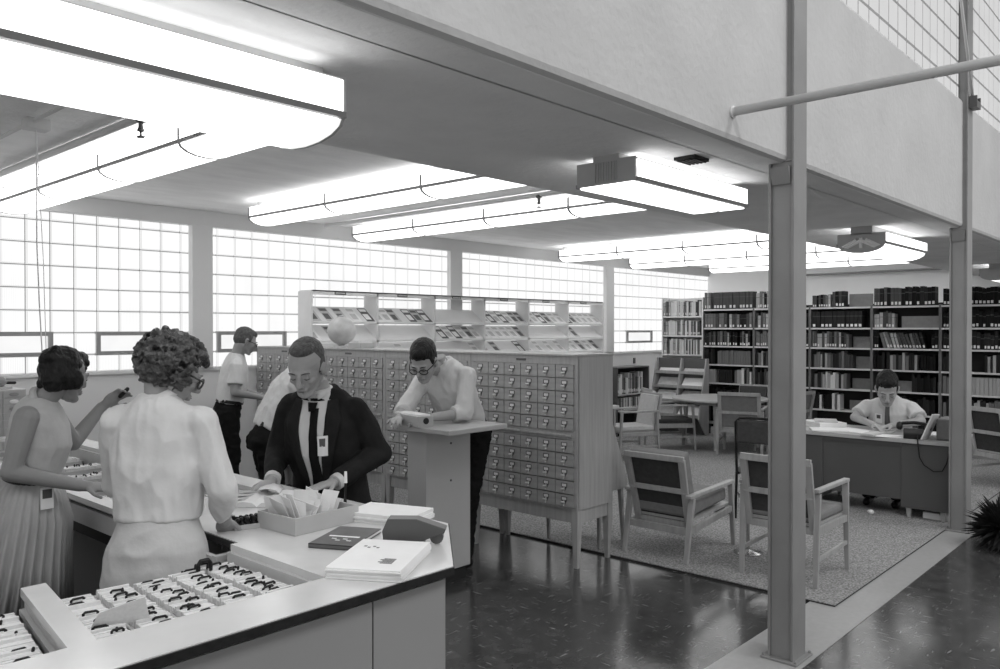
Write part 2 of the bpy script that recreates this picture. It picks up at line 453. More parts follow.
# columns
def column(x, name):
    root = bpy.data.objects.new(name, None); COL.objects.link(root); root['kind'] = 'structure'
    x1, y0, y1 = x + .172, 1.725, 1.865
    mb = MB(); mb.box(x, x1, y0, y0 + .014, 0, ZT).box(x, x1, y1 - .014, y1, 0, SOF)
    mb.box(x + .014, x + .03, y0 + .014, y1 - .014, 0, SOF)
    mb.box(x + .010, x + .03, y0 + .014, FY + .03, SOF, ZT)
    obj('shaft', mb, M['steel'], root, bevel=.003)
    mb = MB(); mb.box(x - .025, x1 + .025, y0 - .03, y1 + .03, .004, .016)
    obj('base_plate', mb, M['steel'], root, bevel=.003)
    mb = MB()
    for sx in (x - .012, x1 + .012):
        for sy in (y0 - .018, y1 + .018): mb.lathe([(.008, .016), (.008, .026), (.005, .03)], (sx, sy, 0), 6)
    obj('anchor_bolts', mb, M['steel'], root)
    mb = MB(); mb.prism([(0, 0), (0, .09), (-.03, .09)], y0 + .02, y1 - .02, 'y', Matrix.Translation((x, 0, SOF - .12)))
    obj('cap_bracket', mb, M['steel'], root)
    return root
column(4.19, 'trim_8'); column(7.91, 'trim_9')

# rug
rug = thing('rug', 'large speckled grey carpet under the reading tables and desk', 'rug', (5.24, 1.885, 0))
mb = MB(); mb.box(0, 7.22, 0, 5.6, .012, .018); obj('pile', mb, M['rug'], rug)
mb = MB(); mb.box(0, 7.22, 0, 5.6, .0, .012); obj('edge_binding', mb, M['rugedge'], rug)

# ================================================================== LIGHT FITTINGS
def lens_profile(w, h, n=8):
    return [(w / 2 * math.cos(PI + PI * k / n), h * math.sin(PI + PI * k / n) * 1.0) for k in range(n + 1)]

def row_lamp(x, y0, y1, label, w=.34, n=4, z=2.99):
    # a run of surface lamps along y under the ceiling
    t = thing('ceiling_lamp_row', label, 'ceiling lamp', (x, y0, z), 0)
    L = y1 - y0
    mb = MB(); mb.box(-w * .22, w * .22, 0, L, -.035, .03); obj('housing', mb, M['lampmetal'], t)
    mb = MB()
    for s in (-1, 1): mb.box(s * w * .37 - w * .09, s * w * .37 + w * .09, .05, L - .05, -.055, -.05)
    obj('top_opening', mb, M['uplight'], t)
    for s in (-1, 1):
        mb = MB(); mb.prism([(s * (w * .5 - .008), -.035), (s * w * .5, -.035), (s * w * .5, -.125), (s * (w * .5 - .008), -.125)], 0, L, 'y')
        obj('side_panel', mb, M['lensside'], t)
    mb = MB(); mb.prism([(w / 2 - .004, -.128)] + [(p[0], -.132 + p[1]) for p in lens_profile(w * .98, .065)] + [(-w / 2 + .004, -.128)], 0, L, 'y')
    obj('lens', mb, M['lens'], t)
    for s in (-1, 1):
        mb = MB(); mb.box(s * w / 2 - .006, s * w / 2 + .009, 0, L, -.140, -.119); obj('rail', mb, M['steel'], t)
    for k in range(n + 1):
        y = L * k / n
        mb = MB()
        pr_ = [(w * .5 + .004, -.04), (w * .5 + .004, -.13)] + [(-p[0] * 1.02, -.134 + p[1] * 1.06) for p in lens_profile(w, .065)] + [(-w * .5 - .004, -.04)]
        mb.rings([[V((a, y - .011, b)), V((a, y + .011, b)), V((a * .97, y + .011, b + .004)), V((a * .97, y - .011, b + .004))] for a, b in pr_])
        obj('joint_strap', mb, M['steel'], t)
    return t
ROWS = [(2.36, 3.35, 7.95, 'leftmost long lamp row under the ceiling, passing behind the big lamp'),
        (4.30, 3.35, 7.05, 'second long lamp row from the left, ending short of the glass blocks'),
        (5.88, 3.35, 7.5, 'third long lamp row from the left, beside the second one'),
        (9.7, 3.35, 7.5, 'nearer of the two long lamp rows above the reading tables'),
        (11.6, 3.35, 7.5, 'long lamp row just in front of the book stacks'),
        (13.4, 3.35, 7.0, 'farthest long lamp row, above and behind the book stacks')]
for x, a, b, lb in ROWS: row_lamp(x, a, b, lb, n=3 if b < 7.2 else 4)

def box_lamp(x0, x1, y0, y1, zt, label, ends='ribbed', hb=.125, curve=.06):
    cx, cy = (x0 + x1) / 2, (y0 + y1) / 2; L = x1 - x0; w = y1 - y0
    t = thing('soffit_lamp', label, 'ceiling lamp', (cx, cy, zt), 0)
    mb = MB(); mb.box(-L / 2, L / 2, -w * .22, w * .22, -.02, SOF - zt); mb.box(-L / 2, L / 2, -w / 2, w / 2, -.02, -.012); obj('housing', mb, M['lampmetal'], t)
    mb = MB()
    for s in (-1, 1): mb.box(-L / 2 + .05, L / 2 - .05, s * w * .36 - .03, s * w * .36 + .03, -.012, -.009)
    obj('top_opening', mb, M['uplight2'], t)
    for s in (-1, 1):
        mb = MB(); mb.box(-L / 2 + .01, L / 2 - .01, s * w / 2 - .008, s * w / 2, -hb, -.02); obj('side_panel', mb, M['lensside'], t)
        mb = MB(); mb.box(-L / 2, L / 2, s * w / 2 - .012, s * w / 2 + .010, -hb - .014, -hb + .006); obj('rail', mb, M['steel'], t)
    mb = MB()
    if curve > .02:
        mb.prism([(w / 2 - .006, -hb - .004)] + [(p[0], -hb - .01 + p[1]) for p in lens_profile(w * .96, curve)] + [(-w / 2 + .006, -hb - .004)], -L / 2 + .015, L / 2 - .015, 'x')
    else:
        for s in (-1, 1): mb.box(-L / 2 + .015, L / 2 - .015, s * w * .25 - w * .22, s * w * .25 + w * .22, -hb - .02, -hb - .005)
    obj('lens', mb, M['lens'], t)
    for s in (-1, 1):
        mb = MB()
        if ends == 'ribbed':
            mb.box(s * L / 2 - .004, s * L / 2 + .004, -w / 2, w / 2, -hb - .012, -.006)
            for k in range(9): y = -w * .2 + k * w * .045; mb.box(s * L / 2 - .010, s * L / 2 + .010, y, y + .006, -hb, -.015)
        else:
            mb.prism([(w / 2, -.02), (w / 2, -hb)] + [(-p[0] * 1.02, -hb - .01 + p[1] * 1.05) for p in lens_profile(w * .96, curve)] + [(-w / 2, -hb), (-w / 2, -.02)], s * L / 2 - .006, s * L / 2 + .006, 'x')
        e = obj('end_cap', mb, M['lampmetal'], t)
        if ends == 'wing':
            mb = MB()
            X = s * L / 2 + s * .012
            for q in (-1, 1):
                mb.tube([(X, q * .0, -.075), (X, q * .06, -.105), (X, q * .11, -.13), (X, q * .15, -.125), (X, q * .1, -.10), (X, q * .04, -.07)], .015, 6)
            mb.tube([(X, 0, -.05), (X, 0, -.14)], .014, 6)
            obj('lamp_holder', mb, M['paper'], e)
    return t
box_lamp(-.9, 1.62, 2.17, 2.60, 2.615, 'largest lamp, with a long curved white lens, nearest under the balcony', 'plain', .13, .062)
box_lamp(3.41, 4.64, 2.2, 2.56, 2.645, 'box-shaped lamp with a ribbed end, mounted left of the near column', 'ribbed', .115, 0)
box_lamp(7.27, 8.49, 2.2, 2.6, 2.62, 'lamp with curved lens and open winged end, between the two columns', 'wing', .10, .07)
# the second half of the far soffit
box_lamp(12.6, 13.8, 2.2, 2.6, 2.62, 'small distant lamp glimpsed to the right of the far column', 'plain', .10, .07)

# conduit, boxes, sprinklers, grille, pull cord
def tube_thing(name, pts, r, m, label, cat, n=8):
    mb = MB(); mb.tube(pts, r, n); return tag(obj(name, mb, m, smooth=1), label, cat)
tube_thing('conduit', [(1.66, 7.9, 3.0), (1.66, 3.3, 3.0)], .012, M['pilaster'], 'thin painted conduit running along the ceiling to the cord box', 'pipe')
tube_thing('conduit', [(2.03, 7.9, 2.99), (2.03, 3.3, 2.99)], .024, M['pilaster'], 'thicker painted pipe on the ceiling beside the leftmost lamp row', 'pipe')
tube_thing('conduit', [(5.62, 7.9, 2.99), (5.62, 3.3, 2.99)], .022, M['pilaster'], 'painted sprinkler pipe on the ceiling beside the third lamp row', 'pipe')
tube_thing('wall_rail', [(14.9, 5.95, 2.68), (14.9, 5.9, 2.78), (14.9, 1.9, 2.79)], .02, M['pipe'], 'thin horizontal rail on the white wall above the book stacks', 'rail')
mb = MB(); mb.box(1.62, 1.75, 5.2, 5.3, 2.955, CEIL)
cb = tag(obj('junction_box', mb, M['pilaster'], bevel=.006), 'small square box on the ceiling with a hanging cord', 'electrical box')
mb = MB(); mb.tube([(1.685, 5.25, 2.96), (1.685, 5.25, 2.3), (1.70, 5.26, 1.95), (1.72, 5.27, 1.6)], .004, 5); mb.tube([(1.685, 5.25, 2.96), (1.72, 5.25, 2.2), (1.735, 5.25, 1.6)], .0025, 5)
tag(obj('pull_cord', mb, M['pilaster']), 'thin pull cord hanging from the ceiling box in front of the glass blocks', 'cord')
for x, y, lb in ((2.03, 4.63, 'dark sprinkler head on the pipe beside the leftmost lamp row'), (5.62, 4.65, 'sprinkler head on the pipe beside the third lamp row')):
    mb = MB(); mb.lathe([(.03, 0), (.03, -.02), (.012, -.03), (.014, -.06), (.02, -.065), (.02, -.075), (.006, -.08), (.006, -.10), (.024, -.105), (.02, -.112)], (x, y, 2.985), 10)
    tag(obj('sprinkler_head', mb, M['deskmetal'], smooth=.6), lb, 'sprinkler')
mb = MB(); mb.box(3.69, 3.84, 2.03, 2.15, SOF - .02, SOF)
for k in range(5): mb.box(3.70, 3.83, 2.04 + k * .022, 2.05 + k * .022, SOF - .026, SOF - .02)
tag(obj('air_grille', mb, M['dark']), 'small dark square grille in the underside of the balcony', 'vent')

# tie rod from the parapet and hanging rod at the far column
mb = MB(); mb.tube([(3.565, FY, 2.806), (3.565, -3.0, 2.806)], .021, 12)
tr = thing('tie_rod', 'white painted steel rod running out from the balcony wall past the near column', 'rod', (0, 0, 0))
obj('rod', mb, M['pilaster'], tr, smooth=1)
mb = MB(); mb.lathe([(.03, 0), (.03, .008), (.022, .012), (.022, .02)], (0, 0, 0), 14, Matrix.Translation((3.565, FY, 2.806)) @ rotm('X', PI / 2)); obj('wall_flange', mb, M['pilaster'], tr, smooth=.6)
hr = thing('hanger_rod', 'thin slanting rod fixed by a bracket to the far column', 'rod', (0, 0, 0))
mb = MB(); mb.tube([(7.98, 1.70, 3.76), (7.28, 1.66, 4.6), (6.6, 1.6, 5.5), (6.0, 1.55, 6.38)], .012, 8); obj('rod', mb, M['pilaster'], hr, smooth=1)
mb = MB(); mb.box(7.93, 8.07, 1.66, 1.724, 3.70, 3.76).box(7.93, 7.945, 1.66, 1.724, 3.76, 3.80).box(8.055, 8.07, 1.66, 1.724, 3.76, 3.80); obj('bracket', mb, M['deskmetal'], hr)
# ================================================================== CIRCULATION COUNTER
ct = thing('service_counter', 'white-topped library service counter with black edging and sunken card wells', 'counter', (0, 0, 0))
ZC, TH = 1.0, .026
def top_piece(pts, bev=.003):
    mb = MB(); mb.prism(pts, ZC - TH, ZC); return mb
# countertop, one mesh
mb = MB()
for pts in ([(-2.5, 1.9), (1.5, 1.9), (1.5, 2.11), (-2.5, 2.11)],
            [(1.5, 1.9), (1.855, 1.9), (2.25, 2.335), (2.25, 3.5), (1.53, 3.5), (1.53, 2.69), (1.5, 2.69)],
            [(.742, 2.11), (.812, 2.11), (.888, 2.70), (.818, 2.70)], [(-.06, 2.11), (.02, 2.11), (.02, 2.70), (-.06, 2.70)],
            [(2.11, 3.5), (2.25, 3.5), (2.25, 6.6), (2.11, 6.6)], [(1.45, 3.5), (1.53, 3.5), (1.53, 6.6), (1.45, 6.6)],
            [(1.53, 6.5), (2.11, 6.5), (2.11, 6.6), (1.53, 6.6)]):
    mb.prism(pts, ZC - TH, ZC)
obj('countertop', mb, M['laminate'], ct)
mb = MB(); e = .006; z0, z1 = ZC - TH - .002, ZC - .003
mb.box(-2.5, 1.855, 1.9 - e, 1.9, z0, z1)
mb.prism([(1.855, 1.9 - e), (1.855, 1.9), (2.25, 2.335), (2.25 + e, 2.333)], z0, z1)
mb.box(2.25, 2.25 + e, 2.335, 6.6, z0, z1)
mb.box(1.524, 1.53, 2.69, 3.5, z0, z1); mb.box(1.5, 1.53, 2.69, 2.696, z0, z1)
obj('edge_band', mb, M['blackedge'], ct)
# panels with joints
mb = MB(); J = .003
for a, b in ((-2.5, -.3), (-.3, 1.54), (1.54, 1.845)):
    mb.box(a + J, b - J, 1.925, 1.945, .60 if a > 1.5 else .1, .955)
mb.box(1.54 + J, 1.845 - J, 1.925, 1.945, .1, .594)
def slab(p, q, t, z0, z1):
    d = V((q[0] - p[0], q[1] - p[1])).normalized(); n = V((d.y, -d.x)) * t
    return [(p[0], p[1]), (q[0], q[1]), (q[0] - n.x, q[1] - n.y), (p[0] - n.x, p[1] - n.y)]
mb.prism(slab((1.848, 1.93), (2.225, 2.345), .02, 0, 0), .60, .955); mb.prism(slab((1.848, 1.93), (2.225, 2.345), .02, 0, 0), .1, .594)
for a, b in ((2.35, 3.4), (3.4, 4.45), (4.45, 5.5), (5.5, 6.58)): mb.box(2.205, 2.225, a + J, b - J, .1, .955)
mb.box(-2.5, 2.2, 1.96, 1.98, 0, .1); mb.box(2.17, 2.19, 2.3, 6.6, 0, .1)
obj('outer_panel', mb, M['panel'], ct)
# well walls + floors
mb = MB()
for a, b in ((.825, 1.5), (.02, .74), (-2.4, -.06)):
    mb.box(a, b, 2.11, 2.69, .80, .815)
    if a != .825: mb.box(a, a + .014, 2.11, 2.69, .815, ZC - TH)
    if b != .74: mb.box(b - .014, b, 2.11, 2.69, .815, ZC - TH)
    else: mb.prism([(.750, 2.11), (.804, 2.11), (.880, 2.69), (.826, 2.69)], .80, ZC - TH); mb.box(a, b, 2.10, 2.112, .815, ZC - TH)
    mb.box(b - .030, b - .014, 2.11, 2.69, .925, .94) if b != .74 else mb.prism([(.735, 2.112), (.750, 2.112), (.826, 2.69), (.811, 2.69)], .925, .94)
mb.box(1.53, 2.11, 3.5, 6.5, .80, .815); mb.box(2.098, 2.11, 3.5, 6.5, .815, ZC - TH); mb.box(1.53, 1.542, 3.5, 6.5, .815, ZC - TH); mb.box(1.53, 2.11, 3.488, 3.5, .815, ZC - TH)
obj('card_well', mb, M['traywall'], ct)
# inner side: uprights, drawer fronts, shelves
mb = MB()
for y in (2.72, 3.5, 4.3, 5.1, 5.9, 6.56): mb.box(1.46, 2.2, y, y + .03, 0, .955 if y < 3.4 else .80)
mb.box(1.50, 2.2, 2.75, 6.56, .40, .42)
mb.box(1.455, 1.475, 2.75, 6.56, .875, .955)
for x in (.75, -.02, 1.47): mb.box(x, x + .03, 1.99, 2.69, 0, .80)
obj('inner_frame', mb, M['greywood'], ct)
mb = MB(); mb.box(2.14, 2.16, 2.8, 6.56, 0, .8); mb.box(1.5, 2.2, 2.8, 6.56, .02, .03); mb.box(1.50, 1.515, 2.8, 6.5, .80, .87); obj('cavity_shade', mb, M['dark'], ct)  # near-black sheets paint the shade inside the open counter
mb = MB(); mb.prism([(.04, .02), (1.0, .42), (1.0, .55), (.04, .15)], 0, .001) if False else None

# ---- card trays with clips
def paper_clip_bar(w=.040):
    mb = MB(); mb.tube([(-w / 2, 0, -.010), (-w / 2, 0, .000), (-w * .38, 0, .005), (w * .38, 0, .005), (w / 2, 0, .000), (w / 2, 0, -.010)], .0048, 6)
    return mb
def card_tray(seed, label, n_clip=7, L=.565, w=.118, zt=.950):
    r = random.Random(seed)
    t = thing('card_tray', label, 'card tray', (0, 0, .816), 0, 'card trays in the counter wells')
    h = zt - .816
    mb = MB(); mb.box(-w / 2, w / 2, 0, L, 0, .012)
    for s in (-1, 1): mb.box(s * w / 2 - (.009 if s > 0 else 0), s * w / 2 + (0 if s > 0 else .009), 0, L, .012, h - .018)
    mb.box(-w / 2, w / 2, 0, .01, .012, h - .018); mb.box(-w / 2, w / 2, L - .01, L, .012, h - .02)
    obj('tray', mb, M['traywall'], t)
    # file cards: many thin leaves read as one ridged block
    mb = MB(); y = .02
    while y < L - .03:
        d = r.uniform(.004, .011); dh = r.uniform(-.003, .002) + (.008 if r.random() < .06 else 0); dx = r.uniform(-.002, .002)
        mb.box(-w / 2 + .011 + dx, w / 2 - .011 + dx, y, y + d - .0004, .012, h + dh); y += d
    obj('cards', mb, M['card'], t, kind='stuff')
    cm = paper_clip_bar().mesh('clip', 1)
    for k in range(n_clip):
        y = .05 + (L - .09) * (k + r.uniform(.1, .9)) / n_clip
        c = obj('clip', cm.copy() if False else cm, M['black'], t); c.location = (r.uniform(-.02, .02), y, h + .004); c.rotation_euler = (r.uniform(-.3, .5), 0, r.uniform(-.22, .22))
        c.scale = (r.uniform(.75, 1.0), .8, .8)
    for k in range(r.randint(3, 6)):
        mb = MB(); mb.cap((0, 0, 0), (.001, .001, .006), .0042)
        c = obj('bead', mb, M['black'], t, smooth=1); c.location = (r.uniform(-.035, .035), r.uniform(.05, L - .05), h + .002)
    return t
places = ['beside the right wall of the well', 'second from the right wall of the well', 'in the middle of the right-hand well', 'second from the divider board', 'against the divider board']
for k in range(5):
    x = 1.415 - k * .132
    t = card_tray(11 + k, 'tray of upright file cards with black clips, ' + places[k], [15, 13, 12, 10, 7][k])
    t.location = (x, 2.118, .816); t.rotation_euler = (0, 0, -.030 * k)
pl2 = ['just left of the divider board', 'second to the left of the divider board', 'at the bottom left corner of the picture']
for k in range(3):
    t = card_tray(31 + k, 'card tray with few black clips, ' + pl2[k], 4); t.location = (.665 - k * .15, 2.118, .816); t.rotation_euler = (0, 0, -.13)
pl3 = ['nearest in the far well, by the end of the magazine', 'second in the far well', 'third in the far well', 'fourth in the far well', 'by the reaching hand of the dark-haired woman', 'last in the far well']
for k in range(6):
    t = card_tray(51 + k, 'crosswise tray of file cards, ' + pl3[k], 5, L=.50, zt=.93); t.location = (2.07, 3.85 + k * .36, .816); t.rotation_euler = (0, 0, PI / 2)
mb = MB(); mb.prism([(0, 0), (.15, .0), (.135, .075), (.02, .045)], 0, .002, 'y')
g = tag(obj('divider_card', mb, M['card']), 'single blank card standing up crooked among the trays', 'card'); g.location = (.880, 2.33, .955); g.rotation_euler = (R(18), 0, R(-18))
mb = MB(); mb.tube([(0, 0, -.005), (0, 0, .022), (.008, 0, .034), (.036, 0, .034), (.044, 0, .022), (.044, 0, -.005)], .008, 8).tube([(0, .02, -.005), (0, .02, .018), (.044, .02, .018), (.044, .02, -.005)], .006, 6)
g = tag(obj('metal_clamp', mb, M['black'], bevel=.004), 'black metal clamp standing on the far end of the cards', 'clamp'); g.location = (1.33, 2.60, .955)

# ---- things lying on the counter
def rect_stack(name, label, cat, c, rz, w, d, h, m, n=6, jitter=.004, group=None, cover=None):
    r = random.Random(hash(name) % 999 + n)
    t = thing(name, label, cat, (c[0], c[1], c[2]), rz, group)
    mb = MB()
    for k in range(n):
        a, b = r.uniform(-jitter, jitter), r.uniform(-jitter, jitter)
        mb.box(-w / 2 + a, w / 2 + a, -d / 2 + b, d / 2 + b, h * k / n, h * (k + .93) / n)
    obj('sheets', mb, m, t)
    return t
# booklets stack near the chamfer
t = rect_stack('booklet_stack', 'stack of thin white booklets at the front corner of the counter', 'booklets', (1.705, 2.09, ZC + .001), R(32), .35, .245, .033, M['paper'], 8)
mb = MB()
for k in range(5): mb.box(-.10 + k * .012, -.093 + k * .012, -.07, -.03 + .01 * (k % 2), .033, .0335)
for k in range(4): mb.box(.07 + .013 * (k % 2), .08 + .013 * (k % 2), .03 + k * .016, .04 + k * .016, .033, .0335)
obj('print', mb, M['darkcover'], t)
# dark book lying under the dispenser
t = thing('dark_book', 'dark-covered book lying flat beside the booklets with pale lettering', 'book', (1.815, 2.425, ZC + .001), R(28))
mb = MB(); mb.box(-.13, .13, -.085, .085, 0, .003).box(-.13, .13, -.085, .085, .013, .016).box(-.13, -.126, -.085, .085, 0, .016); obj('cover', mb, M['darkcover'], t)
mb = MB(); mb.box(-.125, .125, -.082, .082, .003, .013); obj('pages', mb, M['paper'], t)
mb = MB(); mb.box(-.02, -.005, -.06, .06, .016, .0165)
for k in range(4): mb.box(-.07 + (k % 2) * .02, -.062 + (k % 2) * .02, -.05 + k * .022, -.032 + k * .022, .016, .0165)
obj('lettering', mb, M['paper'], t)
# tape dispenser: a folded sheet-metal body, tapering to the cutter end
t = thing('tape_dispenser', 'dark grey metal tape dispenser with tapered nose at the counter corner', 'tape dispenser', (1.945, 2.205, ZC + .002), R(-50))
mb = MB(); mb.prism([(-.10, .012), (-.105, .05), (-.085, .095), (.02, .095), (.125, .060), (.12, .045), (.03, .012)], -.032, .032, 'y'); obj('body', mb, M['deskmetal'], t, bevel=.003)
mb = MB(); mb.box(-.09, .045, -.03, .03, 0, .012); obj('foot', mb, M['black'], t)
mb = MB(); mb.lathe([(.012, -.012), (.024, -.012), (.024, .012), (.012, .012)], (0, 0, 0), 18, Matrix.Translation((.09, 0, .026)) @ rotm('X', PI / 2)); obj('tape_roll', mb, M['darkcover'], t, smooth=.6)
# magazine pile at the outer edge
t = rect_stack('magazine_pile', 'pile of white magazines at the outer edge beside the long card box', 'magazines', (2.135, 2.56, ZC + .001), R(20), .20, .30, .038, M['paper'], 5, .006)
mb = MB(); mb.box(-.07, .09, .03, .08, .035, .0355); obj('photo_panel', mb, M['deskmetal'], t)
# card box with loose cards
t = thing('card_box', 'long shallow grey box holding loose white cards and slips', 'box', (1.865, 2.735, ZC + .001), R(4))
W_, D_, H_ = .315, .235, .065
mb = MB(); mb.box(-W_ / 2, W_ / 2, -D_ / 2, D_ / 2, 0, .006)
mb.box(-W_ / 2, W_ / 2, -D_ / 2, -D_ / 2 + .008, .006, H_).box(-W_ / 2, W_ / 2, D_ / 2 - .008, D_ / 2, .006, H_)
mb.box(-W_ / 2, -W_ / 2 + .008, -D_ / 2 + .008, D_ / 2 - .008, .006, H_).box(W_ / 2 - .008, W_ / 2, -D_ / 2 + .008, D_ / 2 - .008, .006, H_)
obj('box_walls', mb, M['boxcard'], t)
r = random.Random(5)
for k in range(14):
    mb = MB(); w = r.uniform(.10, .13); h = r.uniform(.08, .125)
    mb.prism([(-w / 2, 0), (w / 2, 0), (w / 2 + r.uniform(-.01, .01), h), (-w / 2 + r.uniform(-.01, .02), h * r.uniform(.85, 1.08))], 0, .0015, 'x')
    c = obj('slip', mb, M['paper'], t); c.location = (-.10 + k * .013, r.uniform(-.01, .06), .008); c.rotation_euler = (r.uniform(-.12, .12), r.uniform(-.45, .5), r.uniform(-.3, .3))
# pen in a small holder
t = thing('pen_stand', 'upright dark pen with a pale cap standing behind the card box', 'pen', (2.166, 2.90, ZC + .001))
mb = MB(); mb.lathe([(.022, 0), (.022, .006), (.008, .012), (.006, .03)], n=14); obj('stand', mb, M['black'], t, smooth=.6)
mb = MB(); mb.tube([(0, 0, .02), (.002, 0, .10)], .005, 8); obj('barrel', mb, M['black'], t)
mb = MB(); mb.tube([(.002, 0, .10), (.003, 0, .15)], [.008, .006], 8); obj('pen_cap', mb, M['paper'], t)
# rack of small date stamps
t = thing('stamp_rack', 'small tray filled with little black rubber stamps', 'stamp rack', (1.690, 2.87, ZC + .001), R(-15))
mb = MB(); mb.box(-.075, .075, -.04, .04, 0, .008).box(-.075, .075, -.04, -.036, .008, .018).box(-.075, .075, .036, .04, .008, .018).box(-.075, -.071, -.04, .04, .008, .018).box(.071, .075, -.04, .04, .008, .018); obj('tray', mb, M['boxcard'], t)
sm_ = MB(); sm_.lathe([(.009, 0), (.009, .012), (.005, .016), (.006, .024), (.009, .030), (.006, .036)], n=8); sm_ = sm_.mesh('stamp', 1)
for i in range(7):
    for j in range(3):
        o = obj('stamp', sm_, M['black'], t); o.location = (-.06 + i * .02, -.024 + j * .024, .009); o.rotation_euler = (r.uniform(-.3, .3), r.uniform(-.3, .3), 0)
# open magazine under the suit man's hands
def open_magazine(loc, rz, label, w=.21, d=.28, name='open_magazine', cat='magazine'):
    t = thing(name, label, cat, loc, rz)
    for s, nm in ((-1, 'page_block'), (1, 'page_block')):
        mb = MB(); prof = [(0, .002), (.02, .018), (.06, .024), (.12, .017), (w, .006)]
        rs = [[V((s * a, -d / 2, 0)), V((s * a, d / 2, 0)), V((s * a, d / 2, b)), V((s * a, -d / 2, b))] for a, b in prof]
        mb.rings(rs); p = obj(nm, mb, M['paper'], t)
        mb = MB()
        for k in range(3): mb.box(s * .11 - .07 + .0, s * .11 + .05, -.10 + k * .08, -.05 + k * .08, .0245, .025)
        if s < 0: obj('picture', mb, M['paper2'], p)
        else: mb.bm.free()
    return t
open_magazine((1.985, 3.25, ZC + .001), R(-48), 'open magazine lying on the counter under the suited man\'s hands', .19, .27)
mb = MB(); mb.rings([[V((a, -.02, z)), V((a, .11, z)), V((a, .11, z + .0015)), V((a, -.02, z + .0015))] for a, z in ((0, .020), (-.015, .034), (-.04, .043), (-.07, .042), (-.10, .034))])
g = tag(obj('turned_page', mb, M['paper'], smooth=1), 'loose page being lifted by the suited man\'s right hand', 'page'); g.location = (2.06, 3.25, ZC + .005); g.rotation_euler = (0, 0, R(-40))

# ================================================================== CARD CATALOGUES
def drawer_mesh():
    mb = MB(); mb.box(-.012, .012, -.083, .083, -.0435, .0435); return mb.mesh('drawer')
DRW = drawer_mesh(); DRW.materials.append(M['catdrawer'])
mb = MB()
mb.prism([(-.027, .028), (.027, .028), (.024, .002), (.007, -.024), (-.007, -.024), (-.024, .002)], -.003, 0, 'x')
mb.box(-.005, -.003, -.027, .027, .025, .029).box(-.005, -.003, -.027, -.024, .004, .025).box(-.005, -.003, .024, .027, .004, .025)
PULL = mb.mesh('label_holder'); PULL.materials.append(M['holder'])
mb = MB(); mb.box(-.0045, -.003, -.020, .020, .006, .024); CARDM = mb.mesh('label_card'); CARDM.materials.append(M['card'])
mb = MB(); mb.cap((-.004, 0, -.002), (-.022, 0, -.010), .006, .007, 8); mb.cap((-.021, -.013, -.009), (-.021, .013, -.009), .0068, .0068, 8); mb.cap((-.004, 0, -.024), (-.012, 0, -.030), .006, .006, 8)
PUL2 = mb.mesh('pull', 1); PUL2.materials.append(M['brass'])
def catalogue(y0, label, L=1.10, x=4.78):
    t = thing('card_catalogue', label, 'card catalogue', (x, y0, 0), 0, 'card catalogue units in a row')
    D = .455
    mb = MB()
    mb.box(.012, D, 0, .022, .435, 1.575).box(.012, D, L - .022, L, .435, 1.575)   # sides
    mb.box(D - .015, D, .022, L - .022, .435, 1.575)                               # back
    mb.box(.03, D, .022, L - .022, .435, .45)
    # front face frame
    mb.box(0, .02, 0, L, 1.515, 1.575).box(0, .02, 0, L, .435, .447)
    mb.box(0, .02, 0, .03, .447, 1.515).box(0, .02, L - .03, L, .447, 1.515)
    mb.box(.0, .02, .03, L - .03, .955, 1.015)
    mb.box(.022, .03, .03, L - .03, .447, 1.515)
    obj('carcass', mb, M['catwood'], t)
    mb = MB(); mb.box(-.012, D + .006, -.006, L - .001, 1.575, 1.592); obj('top', mb, M['catwood'], t, bevel=.004)
    for a, b in ((.05, .525), (.555, L - .05)):
        mb = MB(); mb.box(-.014, .015, a, b, .975, .993); obj('pull_out_shelf', mb, M['catwood'], t, bevel=.004)
    mb = MB(); mb.box(-.003, 0, L / 2 - .05, L / 2 + .05, 1.535, 1.552); obj('maker_plate', mb, M['deskmetal'], t)
    mb = MB(); mb.box(.015, .035, .03, L - .03, .335, .435).box(D - .03, D - .012, .03, L - .03, .335, .435).box(.03, D - .03, .012, .03, .335, .435).box(.03, D - .03, L - .03, L - .012, .335, .435)
    obj('apron', mb, M['catwood'], t)
    for lx in (.03, D - .03):
        for ly in (.03, L - .03):
            mb = MB(); mb.bar((lx, ly, .434), (lx, ly, .335), .058, .058); mb.bar((lx, ly, .335), (lx, ly, 0), .058, .058, .030, .030); obj('leg', mb, M['catwood'], t)
    pw = (L - .06) / 6
    for c in range(6):
        for r_ in range(10):
            z = (1.515 - .05 - .1 * r_) if r_ < 5 else (.955 - .0508 - .1016 * (r_ - 5))
            d = bpy.data.objects.new('drawer', DRW); COL.objects.link(d); d.parent = t
            d.location = (.004, .03 + pw * (c + .5), z); d.scale = (1, 1, 1.07)
            a = bpy.data.objects.new('label_holder', PULL); COL.objects.link(a); a.parent = d; a.location = (-.012, 0, 0)
            q_ = bpy.data.objects.new('label_card', CARDM); COL.objects.link(q_); q_.parent = a
            q_.parent = d; q_.location = (-.012, 0, 0)
            a = bpy.data.objects.new('pull', PUL2); COL.objects.link(a); a.parent = d; a.location = (-.012, 0, 0)
    return t
catalogue(3.585, 'nearest wooden card catalogue unit, its side panel and legs fully in view')
catalogue(4.69, 'card catalogue unit directly behind the man in glasses at the tall table')
catalogue(5.795, 'card catalogue unit carrying the globe on its top')
catalogue(6.90, 'last card catalogue unit against the window wall, by the standing man')
